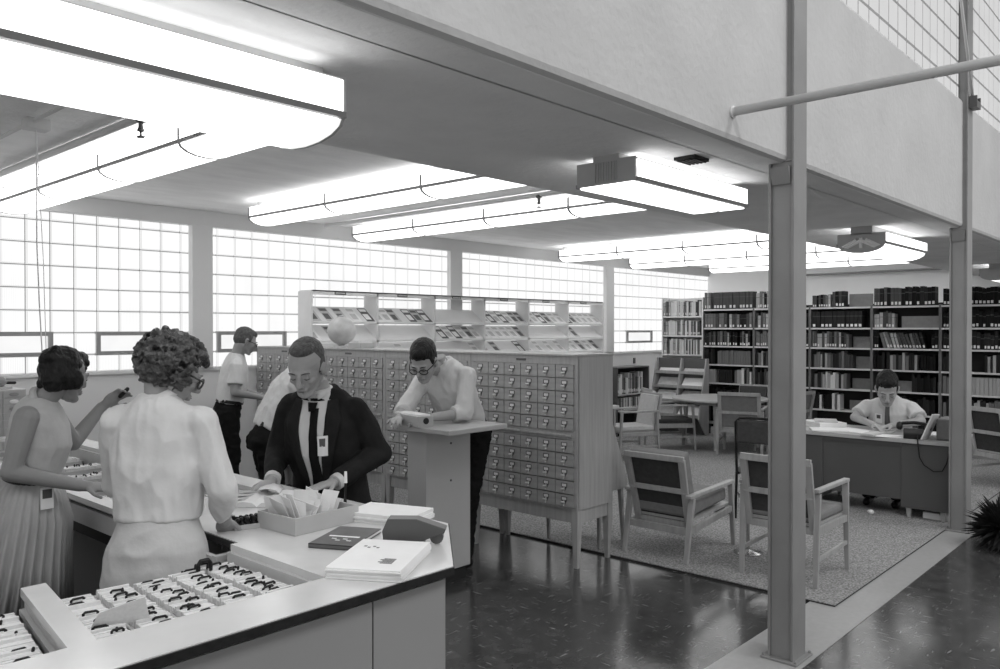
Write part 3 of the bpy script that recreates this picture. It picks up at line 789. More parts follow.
# globe
gl = thing('globe', 'pale terrestrial globe on a low stand on the card catalogue', 'globe', (4.98, 6.72, 1.593))
mb = MB(); mb.ell((0, 0, .17), (.145, .145, .145), n=32, k=20); obj('sphere', mb, M['globe'], gl, smooth=1)
mb = MB(); mb.lathe([(.09, 0), (.085, .012), (.03, .018), (.018, .03), (.03, .04)], n=20); obj('base', mb, M['cushion_light'], gl, smooth=.6)
mb = MB(); mb.tube([(0, .155 * math.sin(a), .17 - .155 * math.cos(a)) for a in [R(20 * k - 10) for k in range(11)]], .006, 6); obj('meridian', mb, M['chrome'], gl, smooth=1)
t = thing('index_tray', 'small open tray of cards on the catalogue beside the globe', 'tray', (4.92, 6.33, 1.593))
mb = MB(); mb.box(-.08, .08, -.10, .10, 0, .05); obj('tray', mb, M['boxcard'], t)
mb = MB()
for k in range(7): mb.box(-.07, .07, -.09 + k * .025, -.08 + k * .025, .05, .07)
obj('cards', mb, M['card'], t)
# sloped stand behind the catalogue
t = thing('atlas_stand', 'sloping-sided wooden stand on thin legs behind the nearest catalogue', 'stand', (5.27, 3.72, 0))
for y_ in (0, .58):
    mb = MB(); mb.prism([(0, .47), (.36, .47), (.38, .52), (.08, 1.2), (0, 1.2)], y_, y_ + .02, 'y'); obj('side', mb, M['catwood'], t)
mb = MB(); mb.prism([(.36, .47), (.38, .52), (.08, 1.2), (.06, 1.2)], .02, .58, 'y').box(0, .015, .02, .58, .47, 1.2).box(.015, .35, .02, .58, .47, .485); obj('sloped_panel', mb, M['catwood'], t)
for x_ in (.03, .33):
    for y_ in (.04, .56):
        mb = MB(); mb.bar((x_, y_, .47), (x_ + (.04 if x_ > .2 else 0), y_, .018), .035, .035, .02, .02); obj('leg', mb, M['midwood'], t)

# ================================================================== TALL READING TABLE
t = thing('tall_table', 'tall standing-height table with grey top and solid pedestal', 'table', (3.92, 4.03, 0))
mb = MB(); mb.box(-.29, .28, -.27, .27, 1.085, 1.12); obj('tabletop', mb, M['lecterntop'], t, bevel=.006)
mb = MB(); mb.box(-.195, .215, .03, .20, .09, 1.085); mb.box(-.222, -.195, .02, .21, .09, 1.085); obj('pedestal', mb, M['lectern'], t, bevel=.003)
mb = MB(); mb.box(-.20, .19, .05, .18, .0, .09); obj('toe_kick', mb, M['rugedge'], t)
mb = MB()
for z in (.98, .72): mb.lathe([(.008, 0), (.008, .004), (.003, .006)], (0, 0, 0), 8, Matrix.Translation((0.02, .03, z)) @ rotm('X', PI / 2))
obj('screw', mb, M['deskmetal'], t)

# ================================================================== MAGAZINE SHELVING
ms = thing('magazine_shelving', 'long pale open-backed magazine display shelving in front of the glass blocks', 'magazine shelf', (5.295, 7.70, 0))
NB, BW = 6, .9457
mb = MB()
for k in range(NB + 1):
    x = k * BW; mb.box(x - .014, x + .014, 0, .255, 0, 2.213)
obj('upright', mb, M['shelfpaint'], ms, bevel=.002)
mb = MB(); mb.box(.014, NB * BW - .014, 0, .012, 2.17, 2.223).box(.014, NB * BW - .014, 0, .255, 2.208, 2.223); obj('top_rail', mb, M['shelfpaint'], ms)
mb = MB(); mb.box(.014, NB * BW - .014, .0, .255, 0, .1); mb.box(.014, NB * BW - .014, .24, .255, .1, .9); obj('base', mb, M['shelfpaint'], ms)
TI = []
for k in range(6):
    zl = 1.838 - .216 * k
    mb = MB(); mb.prism([(0, zl), (.012, zl), (.012, zl + .014), (.25, zl + .195), (.25, zl + .207), (0, zl + .022)], .014, NB * BW - .014, 'x'); obj('sloped_shelf', mb, M['shelfpaint'], ms); TI.append(zl)
for k in range(NB):
    mb = MB(); mb.box(k * BW + .31, k * BW + .47, -.006, 0, 2.18, 2.212); pl = obj('subject_plate', mb, M['deskmetal'], ms)
    mb = MB(); x = k * BW + .325
    for q in range(8): mb.box(x + q * .017, x + q * .017 + .011, -.007, -.006, 2.19, 2.203)
    obj('plate_lettering', mb, M['paper'], pl)
# magazines: (bay, tier) -> list
mr = random.Random(3)
tiers = ['top', 'second', 'third']
bayn = ['first', 'second', 'third', 'fourth', 'fifth', 'sixth']
lay = {(0, 0): 'gggpd', (0, 1): 'pg..', (1, 0): 'ppg.dgd', (1, 1): '', (2, 0): '', (2, 1): '.dpdpgp', (3, 0): 'pdpdpgg', (3, 1): 'pppppg', (4, 0): 'gpdgpp', (4, 1): '', (5, 0): 'dgpppp', (5, 1): 'pg...', (3, 2): 'gg.d', (4, 2): 'pppp', (5, 2): 'ppgpg', (0, 2): 'pp', (1, 2): 'p', (2, 2): 'g.p'}
mm = {'g': M['paper2'], 'p': M['paper'], 'd': M['darkcover']}; mw = {'g': 'grey', 'p': 'white', 'd': 'dark'}
MAGM = {}
for q in 'gpd':
    mb = MB(); mb.box(-.062, .062, 0, .27, 0, .006); me = mb.mesh('magazine'); me.materials.append(mm[q]); MAGM[q] = me
    mb = MB(); mb.box(-.05, .05, .20, .25, .006, .0066).box(-.05, .03, .04, .15, .006, .0066); me2 = mb.mesh('cover_print'); me2.materials.append({'g': M['darkcover'], 'p': M['paper2'], 'd': M['paper']}[q]); MAGM[q + '2'] = me2
for (b, tr_), s in lay.items():
    n = max(len(s), 1)
    for i, q in enumerate(s):
        if q == '.': continue
        x = 5.295 + b * BW + .085 + (BW - .17) * (i / max(n - 1, 1) if n > 1 else .5)
        t = thing('magazine', '%s-covered magazine on the %s shelf, %s bay of the magazine shelving' % (mw[q], tiers[tr_], bayn[b]), 'magazine', (x, 7.70 + .018, TI[tr_] + .028), 0, 'magazines on the display shelving')
        t.rotation_euler = (R(37), 0, 0)
        for nm, me in (('cover', MAGM[q]), ('cover_print', MAGM[q + '2'])):
            o = bpy.data.objects.new(nm, me); COL.objects.link(o); o.parent = t

# ================================================================== BOOK STACKS
SX = 12.5; SECT = [(2.145, 'fifth'), (3.06, 'fourth'), (3.975, 'third'), (4.89, 'second'), (5.805, 'first')]
SECW = .915; LV = [.2, .55, .875, 1.185, 1.495, 1.795, 2.11]
lvn = ['bottom', 'sixth', 'fifth', 'fourth', 'third', 'second', 'top']
def stack_unit(y0, label, light=False, w=SECW, levels=LV, x=SX, top=None):
    t = thing('book_stack', label, 'bookcase', (x, y0, 0), 0, 'metal book stack sections')
    mb = MB()
    tp = top or (2.13 if True else 0)
    for y in (0, w - .02):
        mb.box(0, .04, y, y + .02, 0, tp).box(.22, .26, y, y + .02, 0, tp).box(.04, .22, y + .007, y + .013, .1, tp)
    obj('upright', mb, M['shelfpaint' if light else 'stackmetal'], t)
    for z in levels:
        mb = MB(); mb.box(-.005, .25, .02, w - .02, z - .018, z).box(-.008, -.004, .015, w - .015, z - .022, z + .003); obj('shelf', mb, M['cushion_light'] if not light else M['shelfpaint'], t)
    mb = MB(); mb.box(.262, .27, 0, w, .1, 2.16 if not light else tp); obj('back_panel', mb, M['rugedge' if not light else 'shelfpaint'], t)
    return t
for y0, nm in SECT: stack_unit(y0, 'tall metal book stack section, %s from the window end' % nm)
stack_unit(6.72, 'pale book stack section filled with light volumes, nearest the window wall', True, .80, [.2, .55, .875, 1.34, 1.667, 2.0], top=2.32)
stack_unit(1.23, 'end section of the book stacks, seen at the right of the far column')
# book meshes
BK = {}
for q, m in BM.items():
    mb = MB(); mb.prism([(0, -.5), (.004, -.32), (.003, 0), (.004, .32), (0, .5)][::1] + [(.17, .5), (.17, -.5)], 0, .24); me = mb.mesh('book'); me.materials.append(m); BK[q] = me
BOOKS = []
def shelf_books(sec_y, sec_name, lvl, z, plan, x=SX, w=SECW, hmax=.27, seed=0, where='book stacks'):
    # plan: list of (fraction_from, fraction_to, tones, width_lo, width_hi, lean, hlo, hhi); fractions run from the window end (left in view)
    r = random.Random(seed)
    for f0, f1, tones, wl, wh, lean, hl, hh in plan:
        ys = sec_y + w - .03 - f0 * (w - .06); ye = sec_y + w - .03 - f1 * (w - .06)
        y = ys; fw_ = r.uniform(wl, wh); fh = r.uniform(hl, hh)
        while y - fw_ > ye:
            tn = r.choice(tones)
            wd = fw_ if wl == wh else r.uniform(wl, wh); h = fh if hl == hh else r.uniform(hl, hh)
            ln = lean * r.uniform(.8, 1.1)
            BOOKS.append((x + r.uniform(.006, .03), y - wd / 2, z + .001, wd * .93, h, ln, tn, sec_name, lvl, where))
            y -= wd + (.0 if not lean else .004)
DK, MX, LT = ['black', 'dark', 'black'], ['dark', 'grey', 'mid', 'black', 'pale'], ['pale', 'white', 'white', 'mid']
S = {}
# levels index 6 = top
def P(a, b, t, wl=.03, wh=.05, ln=0, hl=.20, hh=.26): return (a, b, t, wl, wh, ln, hl, hh)
S['first'] = {6: [P(0, .16, ['mid', 'pale'], .03, .045, 0, .27, .29), P(.18, 1, ['grey'], .058, .058, 0, .285, .285)], 5: [P(0, .5, ['mid', 'grey'], .05, .05, 0, .245, .245), P(.52, 1, ['dark', 'mid', 'pale', 'grey'], .035, .05, 0, .21, .25)], 4: [P(0, .25, ['grey', 'dark'], .03, .045, 0, .2, .25), P(.27, .6, MX, .03, .05, 0, .22, .26), P(.6, .72, ['black']), P(.74, 1, MX)], 3: [P(0, .25, DK + ['grey']), P(.27, 1, ['mid'], .042, .042, 0, .22, .24)], 2: [P(0, .27, ['pale'], .04, .04, 0, .22, .22), P(.3, .6, ['dark'], .04, .04, 0, .22, .22), P(.63, 1, MX + ['white'])], 1: [P(0, 1, DK)]}
S['second'] = {6: [P(0, .3, MX, .03, .045, 0, .24, .29), P(.32, .9, ['mid', 'grey', 'pale'], .035, .055, 0, .2, .25)], 5: [P(0, .35, MX + ['white']), P(.4, 1, ['mid', 'dark'], .045, .06)], 4: [P(0, .3, ['pale', 'white', 'mid']), P(.32, 1, MX)], 3: [P(0, .4, MX), P(.42, 1, MX)], 2: [P(0, .5, MX), P(.52, 1, DK + ['mid'])], 1: [P(0, 1, DK)]}
S['third'] = {6: [P(.0, .35, MX, .03, .04, 0, .16, .20), P(.36, .60, DK + ['grey'], .04, .05, 0, .23, .25)], 5: [P(0, .93, ['dark'], .062, .062, 0, .25, .25)], 4: [P(0, .66, ['mid', 'grey', 'pale', 'dark'], .03, .045, 0, .2, .25)], 3: [P(0, .72, ['grey', 'mid', 'pale', 'dark'], .03, .05, 0, .20, .26)], 2: [P(0, .62, ['mid', 'pale', 'dark', 'white'], .032, .05, 0, .2, .25)], 1: [P(0, .2, ['white', 'dark']), P(.2, .35, ['black']), P(.36, .5, LT)]}
S['fourth'] = {6: [P(0, .15, ['grey', 'dark'], .04, .05, 0, .25, .28), P(.15, 1, ['dark', 'black', 'grey'], .045, .055, 0, .25, .28)], 5: [P(0, .35, ['mid', 'pale', 'grey', 'dark'])], 4: [P(0, .12, DK), P(.16, .82, ['grey', 'pale', 'dark', 'mid'], .032, .045, .32, .22, .25), P(.9, 1, DK)], 3: [P(0, .18, DK), P(.2, .72, ['pale', 'grey', 'mid', 'dark']), P(.74, .98, ['black'])], 2: [P(.1, .4, DK), P(.6, 1, DK)], 1: [P(0, .5, MX), P(.5, 1, DK)]}
S['fifth'] = {6: [P(0, 1, ['black'], .045, .05, 0, .22, .25)], 5: [P(0, .3, DK + ['grey'], .035, .05), P(.3, 1, ['black'])], 4: [P(0, 1, ['black', 'dark'])], 3: [P(0, .2, DK), P(.6, 1, ['pale', 'dark'])], 2: [P(0, .35, ['mid', 'dark']), P(.36, 1, ['pale'], .05, .05, 0, .24, .24)], 1: [P(0, 1, ['pale', 'mid', 'dark'])]}
S['sixth'] = {6: [P(0, 1, ['black'], .045, .05, 0, .2, .25)], 5: [P(0, 1, ['black'])], 4: [P(0, 1, ['black'])], 3: [P(.5, 1, ['dark'])], 2: [P(0, 1, ['pale'], .05, .05, 0, .23, .23)], 1: [P(0, 1, DK + ['pale'])]}
sd = 0
for y0, nm in SECT + [(1.23, 'sixth')]:
    for l, plan in S[nm].items():
        sd += 1; shelf_books(y0, nm, lvn[l], LV[l], plan, seed=sd)
for l, z in ((6, 2.0), (5, 1.667), (4, 1.34)):
    shelf_books(6.72, 'pale', lvn[l], z, [P(0, .12, ['mid', 'pale'], .03, .04, 0, .24, .28), P(.13, .55, LT, .02, .035, 0, .24, .28), P(.56, 1, ['white', 'pale', 'mid', 'white', 'grey'], .02, .035, 0, .24, .28)], w=.80, seed=90 + l)
# visible weight: higher shelves are in full view; hidden ones by desk, chairs and table come last
def vis(b):
    lv = {'top': 6, 'second': 5, 'third': 4, 'fourth': 3, 'fifth': 2, 'sixth': 1}[b[8]]
    return lv + (0 if b[7] != 'sixth' else -4) + b[3] * 12
BOOKS.sort(key=vis, reverse=True)
keep, restb = BOOKS[:300], BOOKS[300:]
twd = {'black': 'black-bound', 'dark': 'dark-bound', 'grey': 'grey-bound', 'mid': 'mid-grey', 'pale': 'pale grey', 'white': 'white-bound'}
def bmtx(b):
    x, y, z, w, h, ln, tn = b[:7]
    return Matrix.Translation((x, y, z)) @ rotm('X', -ln) @ Matrix.Diagonal((1, w, h / .24, 1))
for b in keep:
    o = bpy.data.objects.new('book', BK[b[6]]); COL.objects.link(o)
    o.location = (b[0], b[1], b[2]); o.rotation_euler = (-b[5], 0, 0); o.scale = (1, b[3], b[4] / .24)
    sec = 'pale section by the window wall' if b[7] == 'pale' else '%s stack section from the window' % b[7]
    tag(o, '%s book on the %s shelf of the %s' % (twd[b[6]], b[8], sec), 'book', 'books on the %s shelf of the %s' % (b[8], sec))
me = bpy.data.meshes.new('shelved_books'); bm = bmesh.new(); toneidx = list(BM)
for b in restb:
    n0 = len(bm.verts); f0 = len(bm.faces)
    bm.from_mesh(BK[b[6]]); bm.verts.ensure_lookup_table(); bm.faces.ensure_lookup_table()
    mt_ = bmtx(b)
    for v in bm.verts[n0:]: v.co = mt_ @ v.co
    for f in bm.faces[f0:]: f.material_index = toneidx.index(b[6])
bm.to_mesh(me); bm.free()
for q in toneidx: me.materials.append(BM[q])
o = bpy.data.objects.new('shelved_books', me); COL.objects.link(o); tag(o, 'many more dark books on the lower and end shelves of the stacks', 'books', None, 'stuff')
# steel book supports / empty shelf fronts read as pale backs
for (yc, z, w, h, lb) in ((4.18, 2.11, .34, .20, 'top'), (4.14, 1.495, .30, .17, 'third'), (4.13, 1.185, .24, .18, 'fourth'), (4.15, .875, .30, .16, 'fifth'), (4.16, .55, .36, .15, 'sixth')):
    mb = MB(); mb.box(0, .02, -w / 2, w / 2, 0, h); g = tag(obj('shelf_backing', mb, M['cushion']), 'plain grey panel at the back of the empty part of the %s shelf, third section' % lb, 'panel'); g.location = (12.66, yc, z)
for (yc, z, w, h, lb) in ((3.33, 1.795, .52, .17, 'second'), (3.42, .875, .66, .15, 'fifth')):
    mb = MB(); mb.box(0, .02, -w / 2, w / 2, 0, h); g = tag(obj('shelf_backing', mb, M['cushion']), 'long grey panel in the empty part of the %s shelf, fourth section' % lb, 'panel'); g.location = (12.60, yc, z)

# low bookcase beside the catalogue by the wall
t = thing('low_bookcase', 'low dark bookcase against the window wall, just right of the catalogue', 'bookcase', (11.0, 7.45, 0))
for x in (0, .95):
    mb = MB(); mb.box(x, x + .025, 0, .3, 0, 1.15); obj('side', mb, M['deskmetal'], t)
for z in (.08, .42, .68, 1.13):
    mb = MB(); mb.box(.025, .95, 0, .3, z, z + .022); obj('shelf', mb, M['greywood'] if z < 1 else M['stackmetal'], t)
mb = MB(); mb.box(0, .975, .29, .3, 0, 1.15); obj('back_panel', mb, M['rugedge'], t)
r = random.Random(9)
for z, zn in ((.702, 'upper'), (.442, 'middle')):
    x = 11.03
    while x < 11.80:
        w = r.uniform(.03, .055); q = r.choice(['pale', 'mid', 'mid', 'grey', 'white'])
        h = r.uniform(.26, .36) if zn == 'upper' else .2
        o = bpy.data.objects.new('book', BK[q]); COL.objects.link(o); o.location = (x + w / 2, 7.48, z); o.rotation_euler = (0, 0, PI / 2); o.scale = (1, w * .93, h / .24)
        tag(o, '%s book on the %s shelf of the low dark bookcase' % (twd[q], zn), 'book', 'books in the low bookcase'); x += w
# display rack of slanted magazines in front of the pale section
t = thing('display_rack', 'wooden rack of sloping magazine trays in front of the pale book section', 'magazine rack', (11.95, 6.46, .018))
for y in (0, .46, .94):
    mb = MB(); mb.prism([(.28, 0), (.18, 0), (-.06, .28), (.2, 1.27), (.28, 1.27)], y, y + .02, 'y'); obj('side', mb, M['catwood'], t)
mb = MB(); mb.box(.26, .28, .02, .94, 0, 1.27); obj('back_panel', mb, M['stackmetal'], t)
for k in range(4):
    z = .30 + k * .235; xo = -.045 + .068 * k
    mb = MB(); mb.box(xo, .26, .02, .94, z, z + .015).box(xo - .01, xo, .02, .94, z, z + .05); obj('tray', mb, M['catwood'], t)
rk = ['lowest', 'second', 'third', 'topmost']
for k in range(4):
    for j in range(2):
        mb = MB(); mb.box(-.19, .19, 0, .20, 0, .018)
        g = tag(obj('magazine', mb, M['paper' if (k + j) % 2 else 'paper2']), 'pile of %s magazines on the %s tray, %s side of the display rack' % ('white' if (k + j) % 2 else 'grey', rk[k], 'table' if j else 'window'), 'magazine', 'magazines on the display rack')
        g.location = (11.95 + .02 + .068 * k, 6.46 + (.715 if j == 0 else .245), .345 + k * .235); g.rotation_euler = (R(48), 0, -PI / 2)
for x in (12.35, 12.95, 9.0):
    pass
for x, lb in ((11.55, 'small dark latch on the wall panel below the window, nearer the catalogue'), (12.35, 'small dark latch on the wall panel below the window, nearer the book stacks')):
    mb = MB(); mb.box(x, x + .05, YW - .02, YW, 1.16, 1.26); tag(obj('wall_latch', mb, M['deskmetal']), lb, 'latch')
# ================================================================== CHAIRS AND TABLES
def easy_chair(label, loc, rz, group=None, W=.545, D=.77, arm=.56, armr=.53, seat=.36, back_top=.80, tilt=.30, cush=.11, rear_y=0, stretch=True, wood_='midwood', cu='cushion', low=.30):
    # local: y forward, feet rear at y=0, front at y=D
    t = thing('armchair', label, 'chair', loc, rz, group)
    m = M[wood_]
    for s in (-1, 1):
        mb = MB(); mb.bar((s * W / 2, 0, .018), (s * W / 2, .09, armr), .028, .036, .034, .05, up=(1, 0, 0)); obj('leg', mb, m, t, bevel=.004)
        mb = MB(); mb.bar((s * W / 2, D, .018), (s * W / 2, D - .05, arm), .026, .032, .032, .045, up=(1, 0, 0)); obj('leg', mb, m, t, bevel=.004)
        mb = MB(); mb.bar((s * W / 2, .03, armr + .012), (s * W / 2, D - .02, arm + .012), .05, .028, up=(0, 0, 1)); obj('arm', mb, m, t, bevel=.006)
        mb = MB(); mb.bar((s * (W / 2 - .004), .05, low - .04), (s * (W / 2 - .004), D - .03, low + .03), .028, .05, up=(0, 0, 1)); obj('side_rail', mb, m, t, bevel=.004)
    # back frame
    b0 = V((0, .13, low - .02)); b1 = V((0, .13 - (back_top - low) * math.tan(tilt), back_top))
    ww = W / 2 - .05
    mb = MB()
    for s in (-1, 1): mb.bar(b0 + V((s * ww, 0, 0)), b1 + V((s * ww, 0, 0)), .05, .026, up=(1, 0, 0)) if False else mb.bar(b0 + V((s * ww, 0, 0)), b1 + V((s * (ww + .02), 0, 0)), .026, .055, up=(1, 0, 0))
    for f, h in ((.0, .06), (.52, .04), (1.0, .045)):
        p = b0.lerp(b1, f); q = ww + .02 * f
        mb.bar(p + V((-q - .02, 0, 0)), p + V((q + .02, 0, 0)), .026, h, up=(0, 0, 1))
    obj('back_frame', mb, m, t, bevel=.004)
    dirb = (b1 - b0).normalized(); nb = V((0, dirb.z, -dirb.y))
    RM = Matrix(((1, 0, 0, 0), (0, nb.y, dirb.y, 0), (0, nb.z, dirb.z, 0), (0, 0, 0, 1)))
    T = Matrix.Translation(b0) @ RM; Lb = (b1 - b0).length
    mb = MB(); mb.box(-ww + .01, ww - .01, .016, .024, .02, Lb, T); obj('back_web', mb, M['upholstery'], t)
    mb = MB(); mb.box(-ww - .02, ww + .02, .026, .026 + cush, .05, Lb + .02, T); obj('back_cushion', mb, M[cu], t, bevel=.02)
    mb = MB(); mb.box(-W / 2 + .03, W / 2 - .03, .14, D + .01, low + .01, low + .03, Matrix.Translation((0, 0, 0)) @ rotm('X', R(3))); obj('seat_frame', mb, m, t)
    mb = MB(); mb.box(-W / 2 + .035, W / 2 - .035, .14, D - .02, low + .035, low + .035 + cush, rotm('X', R(5))); obj('seat_cushion', mb, M[cu], t, bevel=.022)
    for ya, za in ((.06, low - .045), (D - .05, low + .01)):
        mb = MB(); mb.bar((-W / 2, ya, za), (W / 2, ya, za), .026, .055, up=(0, 0, 1)); obj('cross_rail', mb, m, t, bevel=.004)
    return t
FX = -PI / 2   # facing +x
easy_chair('low lounge armchair with open slatted back, nearest the card catalogue', (5.39, 3.305, 0), FX, W=.545, D=.77, arm=.53, armr=.50, back_top=.80, tilt=.28, low=.29, cush=.10)
# tuft of torn webbing
def side_chair(label, loc, rz, group=None, W=.50, D=.60, arm=.66, seat=.42, back_top=.88, cu='cushion', wood_='midwood', thin=.05, back='upholstery'):
    t = thing('reading_chair', label, 'chair', loc, rz, group); m = M[wood_]
    for s in (-1, 1):
        mb = MB(); mb.bar((s * W / 2, 0, .018), (s * W / 2, .03, arm - .01), .026, .034, .03, .045, up=(1, 0, 0)); obj('leg', mb, m, t, bevel=.003)
        mb = MB(); mb.bar((s * W / 2, D, .018), (s * W / 2, D - .04, arm), .024, .03, .03, .045, up=(1, 0, 0)); obj('leg', mb, m, t, bevel=.003)
        mb = MB(); mb.bar((s * W / 2, 0.0, arm + .01), (s * W / 2, D - .01, arm + .012), .045, .026, up=(0, 0, 1)); obj('arm', mb, m, t, bevel=.005)
        mb = MB(); mb.bar((s * W / 2, .03, seat - .05), (s * W / 2, D - .03, seat - .05), .024, .05, up=(0, 0, 1)).bar((s * W / 2, .02, .20), (s * W / 2, D - .01, .22), .02, .028, up=(0, 0, 1)); obj('side_rail', mb, m, t, bevel=.003)
    b0 = V((0, .05, seat - .06)); b1 = V((0, -.05, back_top)); ww = W / 2 - .035
    mb = MB()
    for s in (-1, 1): mb.bar(b0 + V((s * ww, 0, 0)), b1 + V((s * ww, 0, 0)), .026, .05, up=(1, 0, 0))
    for f, h in ((.0, .05), (.5, .04), (1.0, .05)):
        p = b0.lerp(b1, f); mb.bar(p + V((-ww - .02, 0, 0)), p + V((ww + .02, 0, 0)), .026, h, up=(0, 0, 1))
    obj('back_frame', mb, m, t, bevel=.003)
    mb = MB(); mb.rings([[V((-ww, b0.y + .018, b0.z)), V((ww, b0.y + .018, b0.z)), V((ww, b0.y + .018 + thin, b0.z)), V((-ww, b0.y + .018 + thin, b0.z))], [V((-ww, b1.y + .018, b1.z)), V((ww, b1.y + .018, b1.z)), V((ww, b1.y + .018 + thin, b1.z)), V((-ww, b1.y + .018 + thin, b1.z))]]); obj('back_pad', mb, M[back], t, bevel=.008)
    mb = MB(); mb.box(-W / 2 + .02, W / 2 - .02, .05, D - .01, seat - .03, seat - .01); obj('seat_board', mb, m, t)
    mb = MB(); mb.box(-W / 2 + .02, W / 2 - .02, .05, D, seat - .01, seat + .055); obj('seat_cushion', mb, M[cu], t, bevel=.02)
    return t
side_chair('upright wooden armchair with grey seat, partly behind the near column', (5.49, 2.37, 0), FX, W=.535, D=.60, arm=.665, seat=.45, back_top=.87)
RT = V((11.10, 5.68, .018))
gp = 'reading chairs at the round table'
side_chair('reading armchair pushed up to the round table, its back to us', (10.47, 5.07, 0), FX + .30, gp, back='cushion', W=.60, D=.58)
side_chair('reading armchair at the window side of the round table, seen from its side', (10.28, 6.38, 0), R(-130), gp, back='cushion_light', cu='upholstery')
side_chair('light-cushioned reading chair beside the small pale-topped table', (9.62, 5.98, 0), R(62), 'chair by the small table', back='cushion_light', cu='cushion_light')
side_chair('reading chair on the far side of the round table, in front of the stacks', (12.05, 5.60, 0), PI / 2 + .1, gp, back='upholstery')
side_chair('reading chair at the column side of the round table', (11.25, 4.50, 0), -.15, gp, back='cushion')
side_chair('black-upholstered armchair standing to the right of the far column', (10.35, 2.05, 0), -PI / 2 - .55, 'chairs right of the far column', back='upholstery', cu='upholstery', wood_='lightwood')
side_chair('second dark armchair at the extreme right edge by the end stack', (10.9, 1.35, 0), -PI / 2 - .2, 'chairs right of the far column', back='upholstery', cu='upholstery')
# office chair: bent steel tube
t = thing('office_chair', 'steel-framed chair with black padded back, half behind the near column', 'chair', (7.05, 3.22, 0), FX + .12)
mb = MB()
for s in (-1, 1): mb.tube([(s * .22, .0, .018), (s * .215, .02, .45), (s * .21, -.03, .92), (s * .17, -.035, .96), (0, -.037, .965)], .013, 8); mb.tube([(s * .22, .44, .018), (s * .21, .42, .43), (s * .20, .02, .44)], .013, 8)
obj('frame', mb, M['black'], t, smooth=1)
mb = MB(); mb.box(-.20, .20, -.05, -.005, .73, .945); obj('backrest', mb, M['upholstery'], t, bevel=.018)
mb = MB(); mb.box(-.215, .215, .02, .46, .44, .50); obj('seat', mb, M['cushion'], t, bevel=.018)
# round table
t = thing('round_table', 'round wooden reading table with pale top in front of the stacks', 'table', RT)
mb = MB(); mb.lathe([(.68, .705), (.70, .715), (.70, .735), (.69, .742)], n=48); obj('tabletop', mb, M['lecterntop'], t, smooth=.5)
for a in (200, 290, 20, 110):
    x, y = .50 * math.cos(R(a)), .50 * math.sin(R(a))
    mb = MB(); mb.bar((x * 1.04, y * 1.04, .018), (x, y, .705), .035, .035, .055, .055); obj('leg', mb, M['lightwood'], t, bevel=.004)
mb = MB(); mb.tube([(.45 * math.cos(R(10 * k)), .45 * math.sin(R(10 * k)), .675) for k in range(37)], .025, 6); obj('apron', mb, M['lightwood'], t)
# small table with rounded corner
t = thing('reading_table', 'small pale-topped table glimpsed just behind the nearest card catalogue', 'table', (8.62, 6.60, .018))
mb = MB(); mb.prism([(-.5 + .06 * (1 - math.cos(R(a))) if False else x, y) for x, y in [(-.42, -.5), (.42, -.5), (.47, -.48), (.5, -.42), (.5, .42), (.47, .48), (.42, .5), (-.42, .5), (-.5, .42), (-.5, -.42)] for a in (0,)], .70, .735); obj('tabletop', mb, M['cushion_light'], t, bevel=.006)
for x in (-.42, .42):
    for y in (-.42, .42):
        mb = MB(); mb.bar((x, y, .018), (x, y, .70), .032, .032, .05, .05); obj('leg', mb, M['midwood'], t)
# ash stand
t = thing('ash_stand', 'short metal ash stand with round base between the two armchairs', 'ash stand', (6.0, 2.83, .018))
mb = MB(); mb.lathe([(.11, 0), (.11, .008), (.03, .02), (.014, .03), (.012, .40), (.02, .42)], n=24); obj('pedestal', mb, M['chrome'], t, smooth=.6)
mb = MB(); mb.lathe([(.02, .42), (.075, .44), (.085, .47), (.075, .47), (.06, .45), (.01, .445)], n=24); obj('bowl', mb, M['chrome'], t, smooth=.6)

# ================================================================== DESK
t = thing('office_desk', 'dark grey steel office desk where the man in a tie sits', 'desk', (8.13, 1.90, .018))
LD = 1.55; DD = .80
mb = MB(); mb.box(-.02, DD, -.01, LD, .705, .735); obj('desktop', mb, M['desktop'], t, bevel=.006)
mb = MB(); mb.box(-.026, -.02, -.012, LD + .002, .70, .728); obj('trim_strip', mb, M['lampmetal'], t)
mb = MB(); mb.box(0, .70, .0, .42, .09, .70); obj('pedestal', mb, M['deskmetal'], t, bevel=.004)
mb = MB(); mb.box(0, .70, LD - .42 + .02, LD - .01, .09, .70); obj('pedestal', mb, M['deskmetal'], t, bevel=.004)
mb = MB(); mb.box(.012, .03, .42, LD - .40, .16, .68); obj('modesty_panel', mb, M['deskmetal'], t)
mb = MB(); mb.box(-.002, .7, .42, LD - .40, .66, .70); obj('top_rail', mb, M['deskmetal'], t)
for x in (.05, .62):
    for y in (.07, .36, LD - .35, LD - .07):
        mb = MB(); mb.bar((x, y, 0), (x, y, .09), .03, .03, .045, .045); obj('leg', mb, M['lampmetal'], t)
ZD = .754
def sheet(label, loc, rz, w=.21, d=.28, h=.004, m='paper', name='paper_sheet', cat='paper', group='papers on the desk'):
    mb = MB(); mb.box(-w / 2, w / 2, -d / 2, d / 2, 0, h)
    g = tag(obj(name, mb, M[m]), label, cat, group); g.location = loc; g.rotation_euler = (0, 0, rz); return g
sheet('white sheet at the front edge of the desk left of the telephone', (8.22, 2.42, ZD), .2)
sheet('grey booklet lying at the front edge in the middle of the desk', (8.20, 2.60, ZD), 1.5, .12, .26, .02, 'paper2')
sheet('white papers at the left end of the desk front', (8.30, 3.05, ZD), .5, .28, .34, .012)
sheet('large white sheet flat on the desk between the papers and the seated man', (8.42, 2.82, ZD), -.3, .3, .42, .006)
sheet('white paper on the desk behind the telephone', (8.60, 2.22, ZD), .4, .28, .22, .01)
sheet('curled newspaper pile at the far left end of the desk', (8.62, 3.22, ZD), .9, .36, .30, .05)
